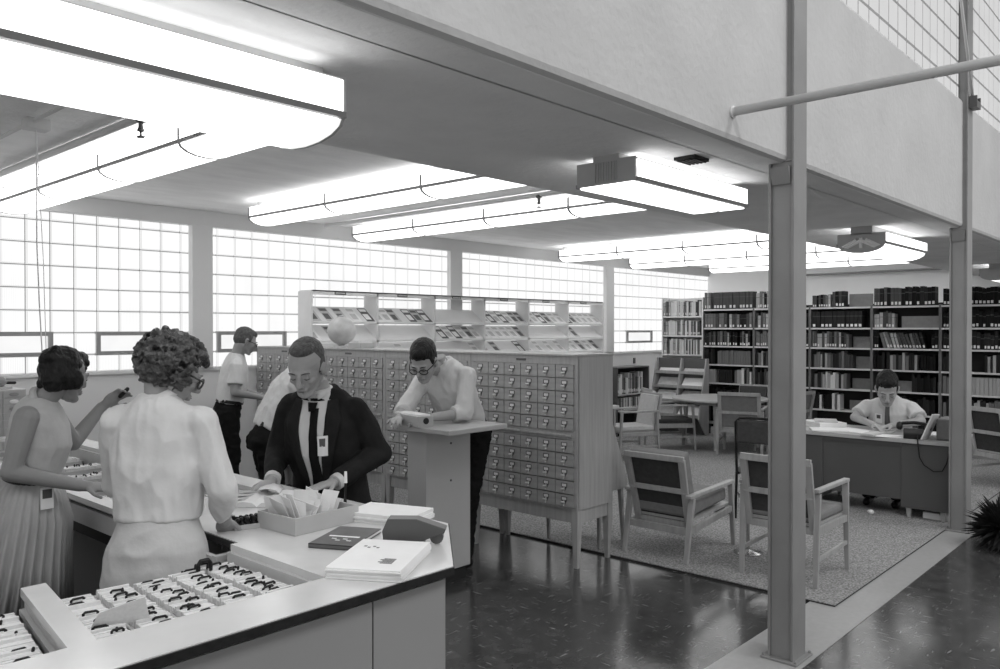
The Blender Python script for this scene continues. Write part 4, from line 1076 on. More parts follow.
sheet('thin magazine lying on top of the newspaper pile', (8.62, 3.20, ZD + .051), .4, .28, .22, .015, 'paper2')
sheet('booklet under the seated man\'s hands', (8.52, 2.60, ZD), .1, .26, .20, .015, 'paper2')
# telephone
t = thing('telephone', 'black desk telephone with handset on the steel desk', 'telephone', (8.24, 2.24, ZD), -PI / 2 + .25)
mb = MB(); mb.prism([(-.10, 0), (.10, 0), (.10, .03), (.03, .085), (-.06, .095), (-.10, .05)], -.085, .085, 'x', Matrix(((0, 1, 0, 0), (1, 0, 0, 0), (0, 0, 1, 0), (0, 0, 0, 1))) if False else None); obj('body', mb, M['black'], t, bevel=.008)
mb = MB(); mb.tube([(-.12, 0, .115), (-.09, 0, .135), (0, 0, .145), (.09, 0, .135), (.12, 0, .115)], .016, 8); mb.cap((-.12, 0, .12), (-.12, -.01, .10), .028, .03); mb.cap((.12, 0, .12), (.12, -.01, .10), .028, .03); obj('handset', mb, M['black'], t, smooth=1)
mb = MB(); mb.lathe([(.045, 0), (.045, .006), (.02, .010)], (0, 0, 0), 20, Matrix.Translation((0, .055, .064)) @ rotm('X', -.6)); obj('dial', mb, M['lampmetal'], t, smooth=.6)
tube_thing('phone_cord', [(8.20, 2.19, .80), (8.10, 2.17, .77), (8.09, 2.16, .70), (8.09, 2.15, .60), (8.09, 2.11, .53), (8.09, 2.03, .48), (8.09, 1.96, .49), (8.09, 1.925, .56), (8.09, 1.90, .68), (8.11, 1.90, .78), (8.16, 1.90, .93)], .006, M['black'], 'black telephone cord looping down over the front of the desk', 'cord')
t = thing('desk_file', 'grey desk-top file box with a raised pale lid beside the far column', 'file box', (8.22, 1.92, ZD), 0)
mb = MB(); mb.box(0, .3, -.03, .125, 0, .20); obj('box_body', mb, M['cushion'], t, bevel=.015)
mb = MB(); mb.bar((.0, .22, .0), (.02, .13, .235), .012, .26, up=(1, 0, 0)); obj('lid', mb, M['shelfpaint'], t)
mb = MB(); mb.ell((0, 0, .02), (.035, .02, .02)); mb.ell((.03, .02, .02), (.025, .03, .018)); g = tag(obj('crumpled_paper', mb, M['paper']), 'crumpled scrap of white paper on the carpet under the desk front', 'paper'); g.location = (8.04, 2.55, .018)
mb = MB(); mb.box(0, .10, 0, .22, 0, .06); g = tag(obj('outlet_box', mb, M['shelfpaint'], bevel=.006), 'pale floor outlet box under the desk beside the far column', 'outlet'); g.location = (8.2, 1.93, .018)
# dark potted bush at the right edge
def plant():
    t = thing('floor_plant', 'dark bushy plant spilling into the right edge beside the floor strip', 'plant', (7.60, 1.38, 0))
    mb = MB(); mb.lathe([(.07, 0), (.09, .12), (.10, .13), (.085, .13), (.08, .11)], n=20); obj('pot', mb, M['black'], t, smooth=.6)
    mb = MB(); r = random.Random(4)
    for k in range(650):
        a = r.uniform(0, 2 * PI); el = r.uniform(-.7, 1.1); L = r.uniform(.16, .30)
        d = V((math.cos(a) * math.cos(el), math.sin(a) * math.cos(el), math.sin(el)))
        p0 = V((0, 0, .15)) + d * .03; p1 = p0 + d * L; side = d.cross(V((0, 0, 1))).normalized() * .022; mid = p0.lerp(p1, .55) + V((0, 0, .015))
        if p1.z < .01: p1.z = .01
        vs = [mb.bm.verts.new(p) for p in (p0, mid + side, p1, mid - side)]
        mb.bm.faces.new(vs)
    obj('leaves', mb, M['rugedge'], t)
plant()

# ================================================================== LEFT BACK
t = thing('card_file_cabinet', 'small steel card file cabinet at the left edge, by the window wall', 'cabinet', (1.75, 7.30, .80))
mb = MB(); mb.box(0, .51, 0, .45, 0, .49); obj('case', mb, M['lectern'], t, bevel=.004)
for c in range(3):
    for k in range(8):
        mb = MB(); x0 = .015 + c * .163; mb.box(x0, x0 + .155, -.008, 0, .012 + k * .059, .012 + k * .059 + .054); d = obj('drawer', mb, M['greywood'], t)
        mb = MB(); mb.lathe([(.035, 0), (.035, .004), (.027, .005)], (0, 0, 0), 16, Matrix.Translation((x0 + .078, -.008, .04 + k * .059)) @ rotm('X', PI / 2) @ Matrix.Diagonal((1, .45, 1, 1))); obj('label_holder', mb, M['steel'] if k != 6 else M['paper'], d)
t = thing('side_table', 'dark-legged table holding the card file cabinet at the left edge', 'table', (1.30, 7.2, 0))
mb = MB(); mb.box(0, 1.05, 0, .6, .77, .80); obj('tabletop', mb, M['lectern'], t)
for x in (.03, 1.0):
    for y in (.03, .55): mb = MB(); mb.box(x, x + .03, y, y + .03, 0, .77); obj('leg', mb, M['black'], t)
t = thing('desk_stapler', 'small machine standing on top of the card file cabinet', 'office machine', (2.10, 7.42, 1.291), .3)
mb = MB(); mb.box(-.10, .08, -.05, .05, 0, .02); obj('base', mb, M['lampmetal'], t, bevel=.004)
mb = MB(); mb.ell((-.01, 0, .06), (.07, .045, .045)); obj('drum', mb, M['steel'], t, smooth=1)
mb = MB(); mb.cap((.05, 0, .05), (.13, 0, .045), .012); obj('lever', mb, M['black'], t, smooth=1)
# ================================================================== PEOPLE
from mathutils.bvhtree import BVHTree
def basis(f, up, s=1.0):
    f = V(f).normalized(); r = f.cross(V(up)).normalized(); u = r.cross(f).normalized()
    return Matrix(((r.x * s, f.x * s, u.x * s, 0), (r.y * s, f.y * s, u.y * s, 0), (r.z * s, f.z * s, u.z * s, 0), (0, 0, 0, 1)))

def head_prims(mb, H, jaw=1.0):
    def E_(c, r, m=None): mb.ell(H @ V(c), r, H.to_3x3().to_4x4() @ m if m is not None else H.to_3x3().to_4x4(), 16, 11)
    def C_(a, b, r0, r1=None): s = H.to_scale().x; mb.cap(H @ V(a), H @ V(b), r0 * s, (r1 if r1 else r0) * s, 10)
    E_((0, -.018, .035), (.076, .097, .086)); E_((0, .026, -.008), (.063, .064, .086)); E_((0, .042, -.035), (.050 * jaw, .047, .055))
    for q in (-1, 1):
        C_((q * .052 * jaw, -.012, -.045), (q * .020, .060, -.094), .019, .016)
        E_((q * .038, .060, -.020), (.020, .022, .017)); E_((q * .010, .101, -.030), (.009, .010, .007))
        E_((q * .031, .076, .004), (.0145, .013, .0095)); E_((q * .077, -.010, -.006), (.008, .019, .031), rotm('Z', q * .35)); E_((q * .081, -.018, .004), (.007, .012, .022), rotm('Z', q * .5))
    E_((0, .070, -.094), (.024, .018, .017)); E_((0, .03, -.075), (.043, .045, .032))
    C_((-.040, .079, .022), (.040, .079, .022), .0095); C_((0, .088, .016), (0, .113, -.022), .0085, .0125)
    C_((-.019, .088, -.055), (0, .095, -.053), .0055, .0065); C_((.019, .088, -.055), (0, .095, -.053), .0055, .0065); C_((-.014, .089, -.066), (.014, .089, -.066), .0075)

def hand_prims(mb, w, d, n, s=1.0, side=1, curl=.5, spread=.10):
    # w wrist, d finger direction, n palm-facing normal, side +1: thumb towards d x n
    w, d, n = V(w), V(d).normalized(), V(n).normalized(); n = (n - d * n.dot(d)).normalized(); t = d.cross(n).normalized() * side
    m = Matrix(((t.x, d.x, n.x, 0), (t.y, d.y, n.y, 0), (t.z, d.z, n.z, 0), (0, 0, 0, 1)))
    mb.cap(w - d * .01, w + d * .02, .026 * s, .026 * s); mb.ell(w + d * .052 * s, (.040 * s, .052 * s, .017 * s), m)
    for k, (off, L) in enumerate(((.028, .074), (.010, .084), (-.009, .078), (-.026, .060))):
        a = curl * (.8 + .15 * k); p = w + d * .085 * s + t * off * s; dd = (d + t * spread * (1.2 - .9 * k)).normalized()
        r = .0088 * s
        for q, f in enumerate((.46, .30, .24)):
            ang = a * (q + .6)
            v = (dd * math.cos(ang) + n * math.sin(ang)).normalized(); p2 = p + v * L * f * s
            mb.cap(p, p2, r, r * .92, 8); p = p2; r *= .93
    p = w + d * .030 * s + t * .030 * s; v = (d * .75 + t * .62 + n * .25).normalized(); p2 = p + v * .042 * s; mb.cap(p, p2, .012 * s, .0105 * s, 8)
    v = (d * .95 + t * .15 + n * .35).normalized(); mb.cap(p2, p2 + v * .034 * s, .0105 * s, .0085 * s, 8)

TORSO_M = [(0, 0, -.10, .155, .105), (0, -.005, -.02, .165, .115), (0, 0, .12, .150, .105), (0, 0, .26, .165, .110), (0, -.005, .37, .172, .108), (0, -.01, .43, .145, .088), (0, -.014, .475, .095, .070), (0, -.012, .515, .064, .060), (0, -.01, .55, .056, .056)]
TORSO_F = [(0, 0, -.10, .160, .115), (0, -.005, -.02, .165, .118), (0, .005, .12, .118, .088), (0, .012, .26, .138, .108), (0, .0, .35, .148, .098), (0, -.01, .41, .125, .078), (0, -.014, .455, .080, .060), (0, -.012, .49, .052, .050), (0, -.01, .52, .046, .046)]

def grow(sec, d): return [(a, b, c, e + d, f + d) for a, b, c, e, f in sec]
def patch(target, M_, f, nx, nz, off, th, name, m, parent, shift, smooth=1):
    # lay a thin sheet on a garment: f(i, j) gives frame (x, z); rays fall on the garment along the frame's -y
    bv = BVHTree.FromPolygons([v.co + V(shift) for v in target.vertices], [tuple(p.vertices) for p in target.polygons])
    Ri = M_.to_3x3(); d = (Ri @ V((0, -1, 0))).normalized(); G = []
    for i in range(nx + 1):
        row = []
        for j in range(nz + 1):
            x, z = f(i / nx, j / nz); o = M_ @ V((x, .6, z))
            h = bv.ray_cast(o, d, 2)
            row.append(h[0] - d * off if h[0] is not None else None)
        G.append(row)
    known = [p for r_ in G for p in r_ if p is not None]
    if not known: return None
    for r_ in G:
        for k in range(len(r_)):
            if r_[k] is None:
                c = [q for q in r_ if q is not None] or known
                r_[k] = min(c, key=lambda q: abs(r_.index(q) - k) if q in r_ else 9)
    mb = MB(); A = [[mb.bm.verts.new(p) for p in r_] for r_ in G]; B = [[mb.bm.verts.new(p - d * th) for p in r_] for r_ in G]
    for i in range(nx):
        for j in range(nz):
            mb.bm.faces.new((A[i][j], A[i + 1][j], A[i + 1][j + 1], A[i][j + 1])); mb.bm.faces.new((B[i][j], B[i][j + 1], B[i + 1][j + 1], B[i + 1][j]))
    for i in range(nx):
        for j in (0, nz): mb.bm.faces.new((A[i][j], B[i][j], B[i + 1][j], A[i + 1][j]))
    for j in range(nz):
        for i in (0, nx): mb.bm.faces.new((A[i][j], A[i][j + 1], B[i][j + 1], B[i][j]))
    return obj(name, mb, m, parent, smooth=smooth, shift=shift)

def human(label, loc, face, sex, hipz, lean, head, look, arms, feet, vox=.006, s=1.0, skin='skin', tl=1.0, roll=0, seated=None, jaw=1.0, hands=(1, 1), side=0, handspec=None, hs=1.0):
    """loc: floor point; face: facing direction in plan; arms: ((elbow, wrist), (elbow, wrist)) right then left in the person's frame"""
    t = thing('person', label, 'person', loc, 0)
    B_ = Matrix.Translation(loc) @ basis((face[0], face[1], 0), (0, 0, 1))
    T = B_ @ Matrix.Translation((0, 0, hipz)) @ rotm('X', -R(lean)) @ rotm('Y', R(side)) @ Matrix.Diagonal((s, s, s * tl, 1))
    H = Matrix.Translation(B_ @ V(head)) @ basis(look, (B_.to_3x3() @ V((roll, 0, 1))), s * hs)
    sec = TORSO_F if sex == 'f' else TORSO_M; sw = .150 if sex == 'f' else .180; top = .415 if sex == 'f' else .43
    mb = MB(); mb.loft(grow(sec, -.012), 24, T); mb.cap(T @ V((0, -.012, top + .03)), H @ V((0, -.035, -.055)), (.050 if sex == 'f' else .058) * s, (.048 if sex == 'f' else .056) * s)
    head_prims(mb, H, jaw)
    J = {'T': T, 'H': H, 'B': B_, 't': t, 's': s, 'sh': [], 'el': [], 'wr': [], 'hip': [], 'kn': [], 'an': [], 'loc': V(loc), 'sex': sex}
    for i, q in enumerate((1, -1)):
        sh = T @ V((q * sw, -.012, top - .02)); el = B_ @ V(arms[i][0]); wr = B_ @ V(arms[i][1])
        J['sh'].append(sh); J['el'].append(el); J['wr'].append(wr)
        mb.limb([sh, el, wr], [.052 * s, .040 * s, .027 * s])
        if sex == 'f': pass
        dd = (wr - el).normalized(); nn = V((0, 0, -1)); cv = .45
        if handspec and handspec[i]: dd, nn, cv = B_.to_3x3() @ V(handspec[i][0]), B_.to_3x3() @ V(handspec[i][1]), handspec[i][2]
        hand_prims(mb, wr + dd * .012, dd, nn, s * (.92 if sex == 'f' else 1.0), 1 if (q > 0) else -1, cv) if False else hand_prims(mb, wr + dd * .012, dd, nn, s * (.92 if sex == 'f' else 1.0), -q, cv)
        hp = T @ V((q * .09, 0, -.03)); J['hip'].append(hp)
        if seated: kn = B_ @ V((q * .14, .44, hipz - .02)); an = B_ @ V((q * .13, .40, .09))
        else:
            an = B_ @ V((feet[i][0], feet[i][1], .09)); kn = hp.lerp(an, .48) + B_.to_3x3() @ V((0, .03, 0))
        J['kn'].append(kn); J['an'].append(an)
        mb.limb([hp, kn, an], [.080 * s, .055 * s, .036 * s])
        mb.cap(an + V((0, 0, -.03)), an + B_.to_3x3() @ V((0, .13, -.055)), .034, .028)
    me = voxel(mb, vox, 3, .5, 'body'); J['body'] = me
    obj('body', me, M[skin], t, shift=loc)
    return J

def shirt(J, m, d=.014, sleeve='long', vox=.008, waist=.06, name='shirt', tuck=True, puff=0, seed=1, hem=-.02, amp=.006, flare=.016, roll_at=.95):
    T, t, s = J['T'], J['t'], J['s']; sec = TORSO_F if J['sex'] == 'f' else TORSO_M
    g = [(a, b, c, e + d + (puff if .05 < c < .3 else 0), f + d + (puff if .05 < c < .3 else 0)) for a, b, c, e, f in sec if c > -.05 and c < (.50 if J['sex'] == 'm' else .475)]
    g = [(0, 0, hem, .150 + d if J['sex'] == 'm' else .125 + d, .105 + d if J['sex'] == 'm' else .095 + d)] + [q for q in g if q[2] > hem + .03]
    zt = .515 if J['sex'] == 'm' else .49; g.append((0, -.012, zt, (.068 if J['sex'] == 'm' else .055) + d * .4, (.062 if J['sex'] == 'm' else .053) + d * .4))
    mb = MB(); mb.loft(g, 28, T)
    for q in (() if sleeve == 'none' else (-1, 1)): mb.cap(T @ V((q * .045, -.018, zt - .045)), T @ V((q * (.155 if J['sex'] == 'm' else .130), -.012, zt - .095)), .040 * s, .050 * s)
    for i in range(2):
        sh, el, wr = J['sh'][i], J['el'][i], J['wr'][i]
        if sleeve != 'none': mb.ell(sh, (.050 * s + d * .6,) * 3)
        if sleeve == 'long':
            mb.cap(sh, el, .052 * s + d * .4, .044 * s + d * .5); mb.cap(el, el.lerp(wr, .3), .044 * s + d * .5, .042 * s); mb.tube([el, el.lerp(wr, .5), el.lerp(wr, .93)], [.044 * s + d * .4, .041 * s + d * .3, .034 * s + d * .2], 14)
        elif sleeve == 'rolled':
            mb.cap(sh, el, .060 * s + d * .5, .052 * s + d * .6); mb.tube([el, el.lerp(wr, .30)], [.056 * s + d * .5, .050 * s + d * .5], 14)
        elif sleeve == 'short':
            e2 = sh.lerp(el, .72); mb.tube([sh.lerp(el, -.05), sh.lerp(el, .35), e2], [.062 * s + d * .4, .060 * s + flare * .5, .058 * s + flare], 14)
    me = voxel(mb, vox, 5, .5, name); displace(me, amp * 1.3, 7, seed, .5); displace(me, amp * 1.5, 9, seed + 5, .45, True); displace(me, amp * .8, 20, seed + 3, .4, True)
    J[name] = me; obj(name, me, M[m], t, shift=J['loc']); return me

def collar(J, m, r=.062, z=.50, h=.035, d=0, name='collar'):
    # standing collar ring with two points at the front
    T, s = J['T'], J['s']; rs = []; H = J['H']
    up = (H @ V((0, -.035, -.07))) - (T @ V((0, -.012, z))); n = 22; ax = up.normalized()
    f = (J['T'].to_3x3() @ V((0, 1, 0))).normalized(); x = f.cross(ax).normalized(); f = ax.cross(x).normalized()
    c = T @ V((0, -.012, z - .012))
    mb = MB()
    for hh, rr in ((0, r + .002), (h, r * .95), (h + .003, r * .99), (h * .15, r + .012), (h * .10, r + .010)):
        rs.append([c + ax * hh * s + (x * math.cos(a) + f * -math.sin(a) * 1.0) * rr * s * (1.0) - ax * (.02 if rr > r + .01 and False else 0) for a in [PI / 2 * -1 + .30 + (2 * PI - .60) * k / n for k in range(n + 1)]])
    mb.rings(rs, cap=False, closed=False)
    o = obj(name, mb, M[m], J['t'], smooth=1, shift=J['loc']); so = o.modifiers.new('s', 'SOLIDIFY'); so.thickness = .003; return o

def trousers(J, m='blackcloth', vox=.009, seed=5, seated=False):
    T, t, s = J['T'], J['t'], J['s']
    mb = MB(); mb.loft([(0, 0, -.13, .14, .10), (0, -.01, -.06, .178, .128), (0, -.003, .02, .168, .118), (0, 0, .085, .158, .112)], 24, T)
    for i in range(2):
        hp, kn, an = J['hip'][i], J['kn'][i], J['an'][i]
        mb.limb([hp, kn], [.098 * s, .078 * s]); mb.cap(kn, kn.lerp(an, .5), .078 * s, .068 * s); mb.tube([kn, an + V((0, 0, -.025))], [.074 * s, .062 * s], 16)
    me = voxel(mb, vox, 4, .5, 'trousers'); displace(me, .014, 9, seed, 1.6, True); displace(me, .005, 22, seed + 1, 1.5, True)
    obj('trousers', me, M[m], t, shift=J['loc'])
    for i in range(2):
        an = J['an'][i]; f = J['B'].to_3x3() @ V((0, 1, 0)); mb = MB()
        base = V((an.x, an.y, J['loc'].z))
        mb.cap(base + V((0, 0, .045)) - f * .06, base + f * .15 + V((0, 0, .035)), .040, .036); mb.ell(base + V((0, 0, .06)), (.045, .045, .05))
        me = voxel(mb, .008, 2, .5, 'shoe')
        for v in me.vertices: v.co.z = max(v.co.z, J['loc'].z + .002)
        obj('shoe', me, M['black'], t, shift=J['loc'])

def belt(J, z=.075, rx=.166, ry=.118, h=.03, m='black', name='belt'):
    T = J['T']; mb = MB()
    mb.rings([[T @ V((r_ * math.cos(a), q_ * math.sin(a), zz)) for a in [2 * PI * k / 36 for k in range(36)]] for r_, q_, zz in ((rx - .01, ry - .01, z - h / 2), (rx, ry, z - h / 2), (rx, ry, z + h / 2), (rx - .01, ry - .01, z + h / 2))])
    obj(name, mb, M[m], J['t'], smooth=.6, shift=J['loc'])

def eyes(J, brow='hair3', lip=.20):
    H, s = J['H'], J['s']
    for q in (-1, 1):
        mb = MB(); mb.tube([H @ V((q * x, y, z)) for x, y, z in ((.014, .093, .026), (.030, .092, .031), (.048, .080, .026))], [.0025 * s, .0035 * s, .002 * s], 6); obj('eyebrow', mb, M[brow], J['t'], smooth=1, shift=J['loc'])
        mb = MB(); mb.tube([H @ V((q * x, y, z)) for x, y, z in ((.018, .0855, .000), (.031, .0895, -.0035), (.044, .083, .000))], [.0012 * s, .0022 * s, .0012 * s], 6); obj('eyelash', mb, M[brow], J['t'], smooth=1, shift=J['loc'])
    mb = MB(); mb.tube([H @ V((x, y, z)) for x, y, z in ((-.021, .0935, -.0605), (-.008, .1000, -.059), (.008, .1000, -.059), (.021, .0935, -.0605))], [.001 * s, .0016 * s, .0016 * s, .001 * s], 6); obj('mouth_line', mb, M['hair3'], J['t'], smooth=1, shift=J['loc'])

def glasses(J, m='black', r=.020, th=.0028):
    H = J['H']; mb = MB()
    for q in (-1, 1):
        pts = [H @ V((q * (.034 + r * 1.2 * math.cos(a)), .100 - .25 * abs(.034 * 0 + r * math.cos(a)) * (1 if math.cos(a) > 0 else -.2), .000 + r * .85 * math.sin(a))) for a in [2 * PI * k / 14 for k in range(15)]]
        mb.tube(pts, th, 6); mb.tube([H @ V((q * .057, .093, .008)), H @ V((q * .074, .05, .008)), H @ V((q * .084, -.01, .008))], th, 6)
    mb.tube([H @ V((-.012, .102, .004)), H @ V((0, .106, .007)), H @ V((.012, .102, .004))], th, 6)
    obj('glasses', mb, M[m], J['t'], smooth=1, shift=J['loc'])

def short_hair(J, m='hair3', full=1.0, vox=.006, top=.0, seed=2, front=0.0, bald=False):
    H = J['H']; s = J['s']; mb = MB(); R3 = H.to_3x3().to_4x4()
    def E_(c, r): mb.ell(H @ V(c), r, R3, 18, 12)
    E_((0, -.060, .012), (.070, .064, .074))
    if bald: E_((0, -.040, .052), (.0785, .090, .078)); E_((0, .000, .102), (.058, .060, .026))
    else: E_((0, -.030, .052 + top), (.080, .096 + front, .080 + top)); E_((0, .010 + front, .084 + top), (.060, .066, .042))
    for q in (-1, 1):
        E_((q * .052, -.03, .02), (.028, .052, .052))
        if not bald: E_((q * .066, .014, .030), (.012, .017, .034))
    me = voxel(mb, vox, 3, .5, 'hair'); displace(me, .004 * full, 40, seed); 
    obj('hair', me, M[m], J['t'], shift=J['loc'])

def badge(J, target, x, z, w=.05, h=.085, M_=None, name='name_badge', off=.006):
    T = M_ or J['T']
    b = patch(target, T, lambda i, j: (x - w / 2 + w * i, z - h / 2 + h * j), 2, 3, off, .002, name, M['paper'], J['t'], J['loc'], 0)
    patch(target, T, lambda i, j: (x - w * .28 + w * .56 * i, z + h * (-.02 + .40 * j)), 1, 1, off + .003, .001, 'badge_photo', M['deskmetal'], J['t'], J['loc'], 0)

# ---- woman with dark hair, left
J = human('woman with dark hair in sleeveless blouse and pleated skirt raising one hand', (1.20, 3.86, 0), (.82, -.57), 'f', 1.065, 9, (-.02, .145, 1.575), (.92, .42, -.28),
          (((.20, .00, 1.195), (.12, .24, 1.115)), ((-.255, .11, 1.25), (-.40, .20, 1.40))), ((.09, 0), (-.09, .04)), vox=.005, s=.98, tl=.90, skin='skin3',
          handspec=(((-.05, 1, -.14), (-.3, 0, -1), .35), ((-.2, .6, .5), (.8, .3, -.4), .6)))
W1 = J
mb = MB(); T = J['T']
mb.loft([(0, 0, .07, .122, .10), (0, .005, .13, .137, .112), (0, .012, .26, .158, .128), (0, 0, .36, .164, .112), (0, -.01, .425, .150, .092), (0, -.012, .462, .098, .07), (0, -.012, .48, .070, .055)], 28, T)
me = voxel(mb, .006, 4, .5, 'blouse'); displace(me, .010, 10, 2, .5, True); J['blouse'] = me; obj('blouse', me, M['blouse2'], J['t'], shift=J['loc'])
collar(J, 'blouse2', .056, .475, .03)
belt(J, .085, .134, .106, .028)
mb = MB(); n = 160; rs = []
for z, rx, ry, amp in ((.11 - .025, .125, .100, 0), (.03, .162, .140, .002), (-.10, .200, .182, .008), (-.30, .215, .20, .013), (-.55, .245, .235, .016)):
    rs.append([J['T'] @ V(((rx + amp * math.sin(a * 34) + amp * .6 * math.sin(a * 7)) * math.cos(a), (ry + amp * math.sin(a * 34) + amp * .6 * math.sin(a * 7)) * math.sin(a), z)) for a in [2 * PI * k / (n * 2) for k in range(n * 2)]])
mb.rings(rs); obj('skirt', mb, M['pleat'], J['t'], smooth=1, shift=J['loc'])
# wavy dark hair
H = J['H']; mb = MB(); R3 = H.to_3x3().to_4x4(); r = random.Random(8)
for c, q in (((0, -.03, .050), (.086, .102, .080)), ((0, -.06, .01), (.082, .070, .074)), ((0, .03, .085), (.062, .060, .044)), ((.055, -.020, -.01), (.040, .056, .058)), ((-.055, -.020, -.01), (.040, .056, .058)), ((0, -.075, -.045), (.066, .040, .042)), ((.0, -.105, -.045), (.040, .024, .020))): mb.ell(H @ V(c), q, R3, 18, 12)
for k in range(0):
    a = r.uniform(0, 2 * PI); z = r.uniform(-.08, .12)
    rr = .078 if z < .06 else .060
    c = V((rr * math.cos(a), -.035 + .10 * math.sin(a), z))
    if c.y > .03 and z < .07: continue
    mb.ell(H @ c, (r.uniform(.018, .026), r.uniform(.018, .026), r.uniform(.014, .02)), rotm('Z', r.uniform(0, 3)) @ rotm('X', r.uniform(0, 3)), 10, 7)
me = voxel(mb, .005, 5, .5, 'hair'); displace(me, .016, 16, 4); displace(me, .007, 34, 6, .6); displace(me, .003, 80, 4); obj('hair', me, M['hair'], J['t'], shift=J['loc'])
eyes(J, 'hair')
mb = MB(); Bm = J['B']; mb.box(-.026, .026, 0, .003, -.05, .04, Bm @ Matrix.Translation((.135, .115, 1.075)) @ rotm('Z', R(-50))); bd = obj('name_badge', mb, M['paper'], J['t'], shift=J['loc'])
mb = MB(); mb.box(-.019, .019, .003, .0045, -.005, .033, Bm @ Matrix.Translation((.135, .115, 1.075)) @ rotm('Z', R(-50))); obj('badge_photo', mb, M['deskmetal'], J['t'], shift=J['loc'])
# black pencil eraser in the raised hand
w = J['wr'][1]; mb = MB(); mb.cap(w + V((.075, -.035, .050)), w + V((.10, -.055, .085)), .010); g = obj('date_stamp', mb, M['black'], None, smooth=1); tag(g, 'small black object held in the raised hand of the dark-haired woman', 'stamp')

# ---- woman with curly hair, back to us
J = human('woman with curly brown hair and glasses seen from behind in white long-sleeved blouse', (1.345, 2.93, 0), (.76, .65), 'f', 1.0, 3, (.035, .05, 1.615), (.86, -.06, -.42),
          (((.235, .01, 1.19), (.205, .11, 1.065)), ((-.205, .09, 1.19), (-.11, .25, 1.07))), ((.09, 0), (-.09, 0)), vox=.005, s=1.02, tl=1.08)
W2 = J
me = shirt(J, 'blouse', .020, 'long', .006, name='blouse', puff=.012, seed=3, hem=.075, amp=.008)
collar(J, 'blouse', .060, .482, .034)
mb = MB(); mb.loft([(0, 0, .098, .132, .106), (0, 0, .06, .142, .115), (0, -.008, -.02, .178, .140), (0, -.008, -.12, .192, .148), (0, 0, -.35, .185, .14), (0, .0, -.58, .175, .135)], 40, J['T'])
me = voxel(mb, .007, 3, .5, 'skirt'); displace(me, .007, 9, 9, 1.2, True); obj('skirt', me, M['skirt'], J['t'], shift=J['loc'])
H = J['H']; mb = MB(); R3 = H.to_3x3().to_4x4(); r = random.Random(21)
for c, q in (((0, -.03, .06), (.090, .105, .085)), ((0, -.055, .01), (.088, .080, .085)), ((0, .02, .09), (.068, .065, .05))): mb.ell(H @ V(c), q, R3, 18, 12)
for k in range(520):
    u_ = r.uniform(-1, 1); a = r.uniform(0, 2 * PI); q = math.sqrt(1 - u_ * u_)
    c = V((.104 * q * math.cos(a), -.025 + .122 * q * math.sin(a), .038 + .108 * u_))
    if c.y > .045 and c.z < .075: continue
    if c.z < -.06: continue
    rr = r.uniform(.008, .017); c = H @ c
    ax = Matrix.Rotation(r.uniform(0, PI), 4, V((r.uniform(-1, 1), r.uniform(-1, 1), r.uniform(-1, 1))).normalized())
    pts = [c + (ax @ V((rr * math.cos(b), rr * math.sin(b), 0))) for b in [PI * 1.6 * i / 6 for i in range(7)]]
    mb.tube(pts, rr * .42, 6)
me = voxel(mb, .0042, 1, .4, 'hair'); obj('hair', me, M['hair2'], J['t'], shift=J['loc'])
glasses(J, 'hair2', .022, .004); eyes(J, 'hair2')

# ---- man in dark suit
J = human('man in a dark suit, white shirt and tie reading at the counter with bowed head', (2.50, 3.465, 0), (-.86, -.51), 'm', .97, 17, (.03, .235, 1.585), (-.72, -.52, -.50),
          (((.25, .09, 1.15), (.16, .33, 1.05)), ((-.275, .04, 1.15), (-.16, .31, 1.05))), ((.11, 0), (-.11, 0)), vox=.0048, s=1.0, tl=1.05, hs=1.10, skin='skin2', roll=0,
          handspec=(((-.05, 1, -.10), (0, -.1, -1), .35), ((.45, .9, -.05), (0, 0, -1), .15)))
M1 = J
sh_ = shirt(J, 'white_cloth', -.004, 'none', .007, amp=.001, hem=.0)
T, s = J['T'], J['s']
mb = MB()
mb.loft([(0, .012, -.22, .215, .150), (0, .012, -.10, .208, .148), (0, .01, .10, .190, .140), (0, .008, .25, .205, .142), (0, -.002, .35, .205, .134), (0, -.01, .41, .180, .112), (0, -.022, .46, .122, .082), (0, -.034, .505, .080, .058)], 32, T, 2.2)
for q in (-1, 1): mb.cap(T @ V((q * .050, -.035, .468)), T @ V((q * .165, -.012, .405)), .048, .060)
for i in range(2):
    sh, el, wr = J['sh'][i], J['el'][i], J['wr'][i]
    mb.ell(sh + V((0, 0, -.012)), (.070, .070, .066)); mb.cap(sh, el, .068, .061); mb.cap(el, el.lerp(wr, .4), .061, .056); mb.tube([el, el.lerp(wr, .5), el.lerp(wr, .92)], [.060, .053, .047], 16)
jk = voxel(mb, .007, 5, .5, 'jacket'); displace(jk, .010, 6, 4, .8); displace(jk, .010, 9, 8, .6, True); displace(jk, .004, 18, 2, .6); J['jacket'] = jk
obj('jacket', jk, M['suit'], J['t'], shift=J['loc'])
L_ = J['loc']; ti = J['t']
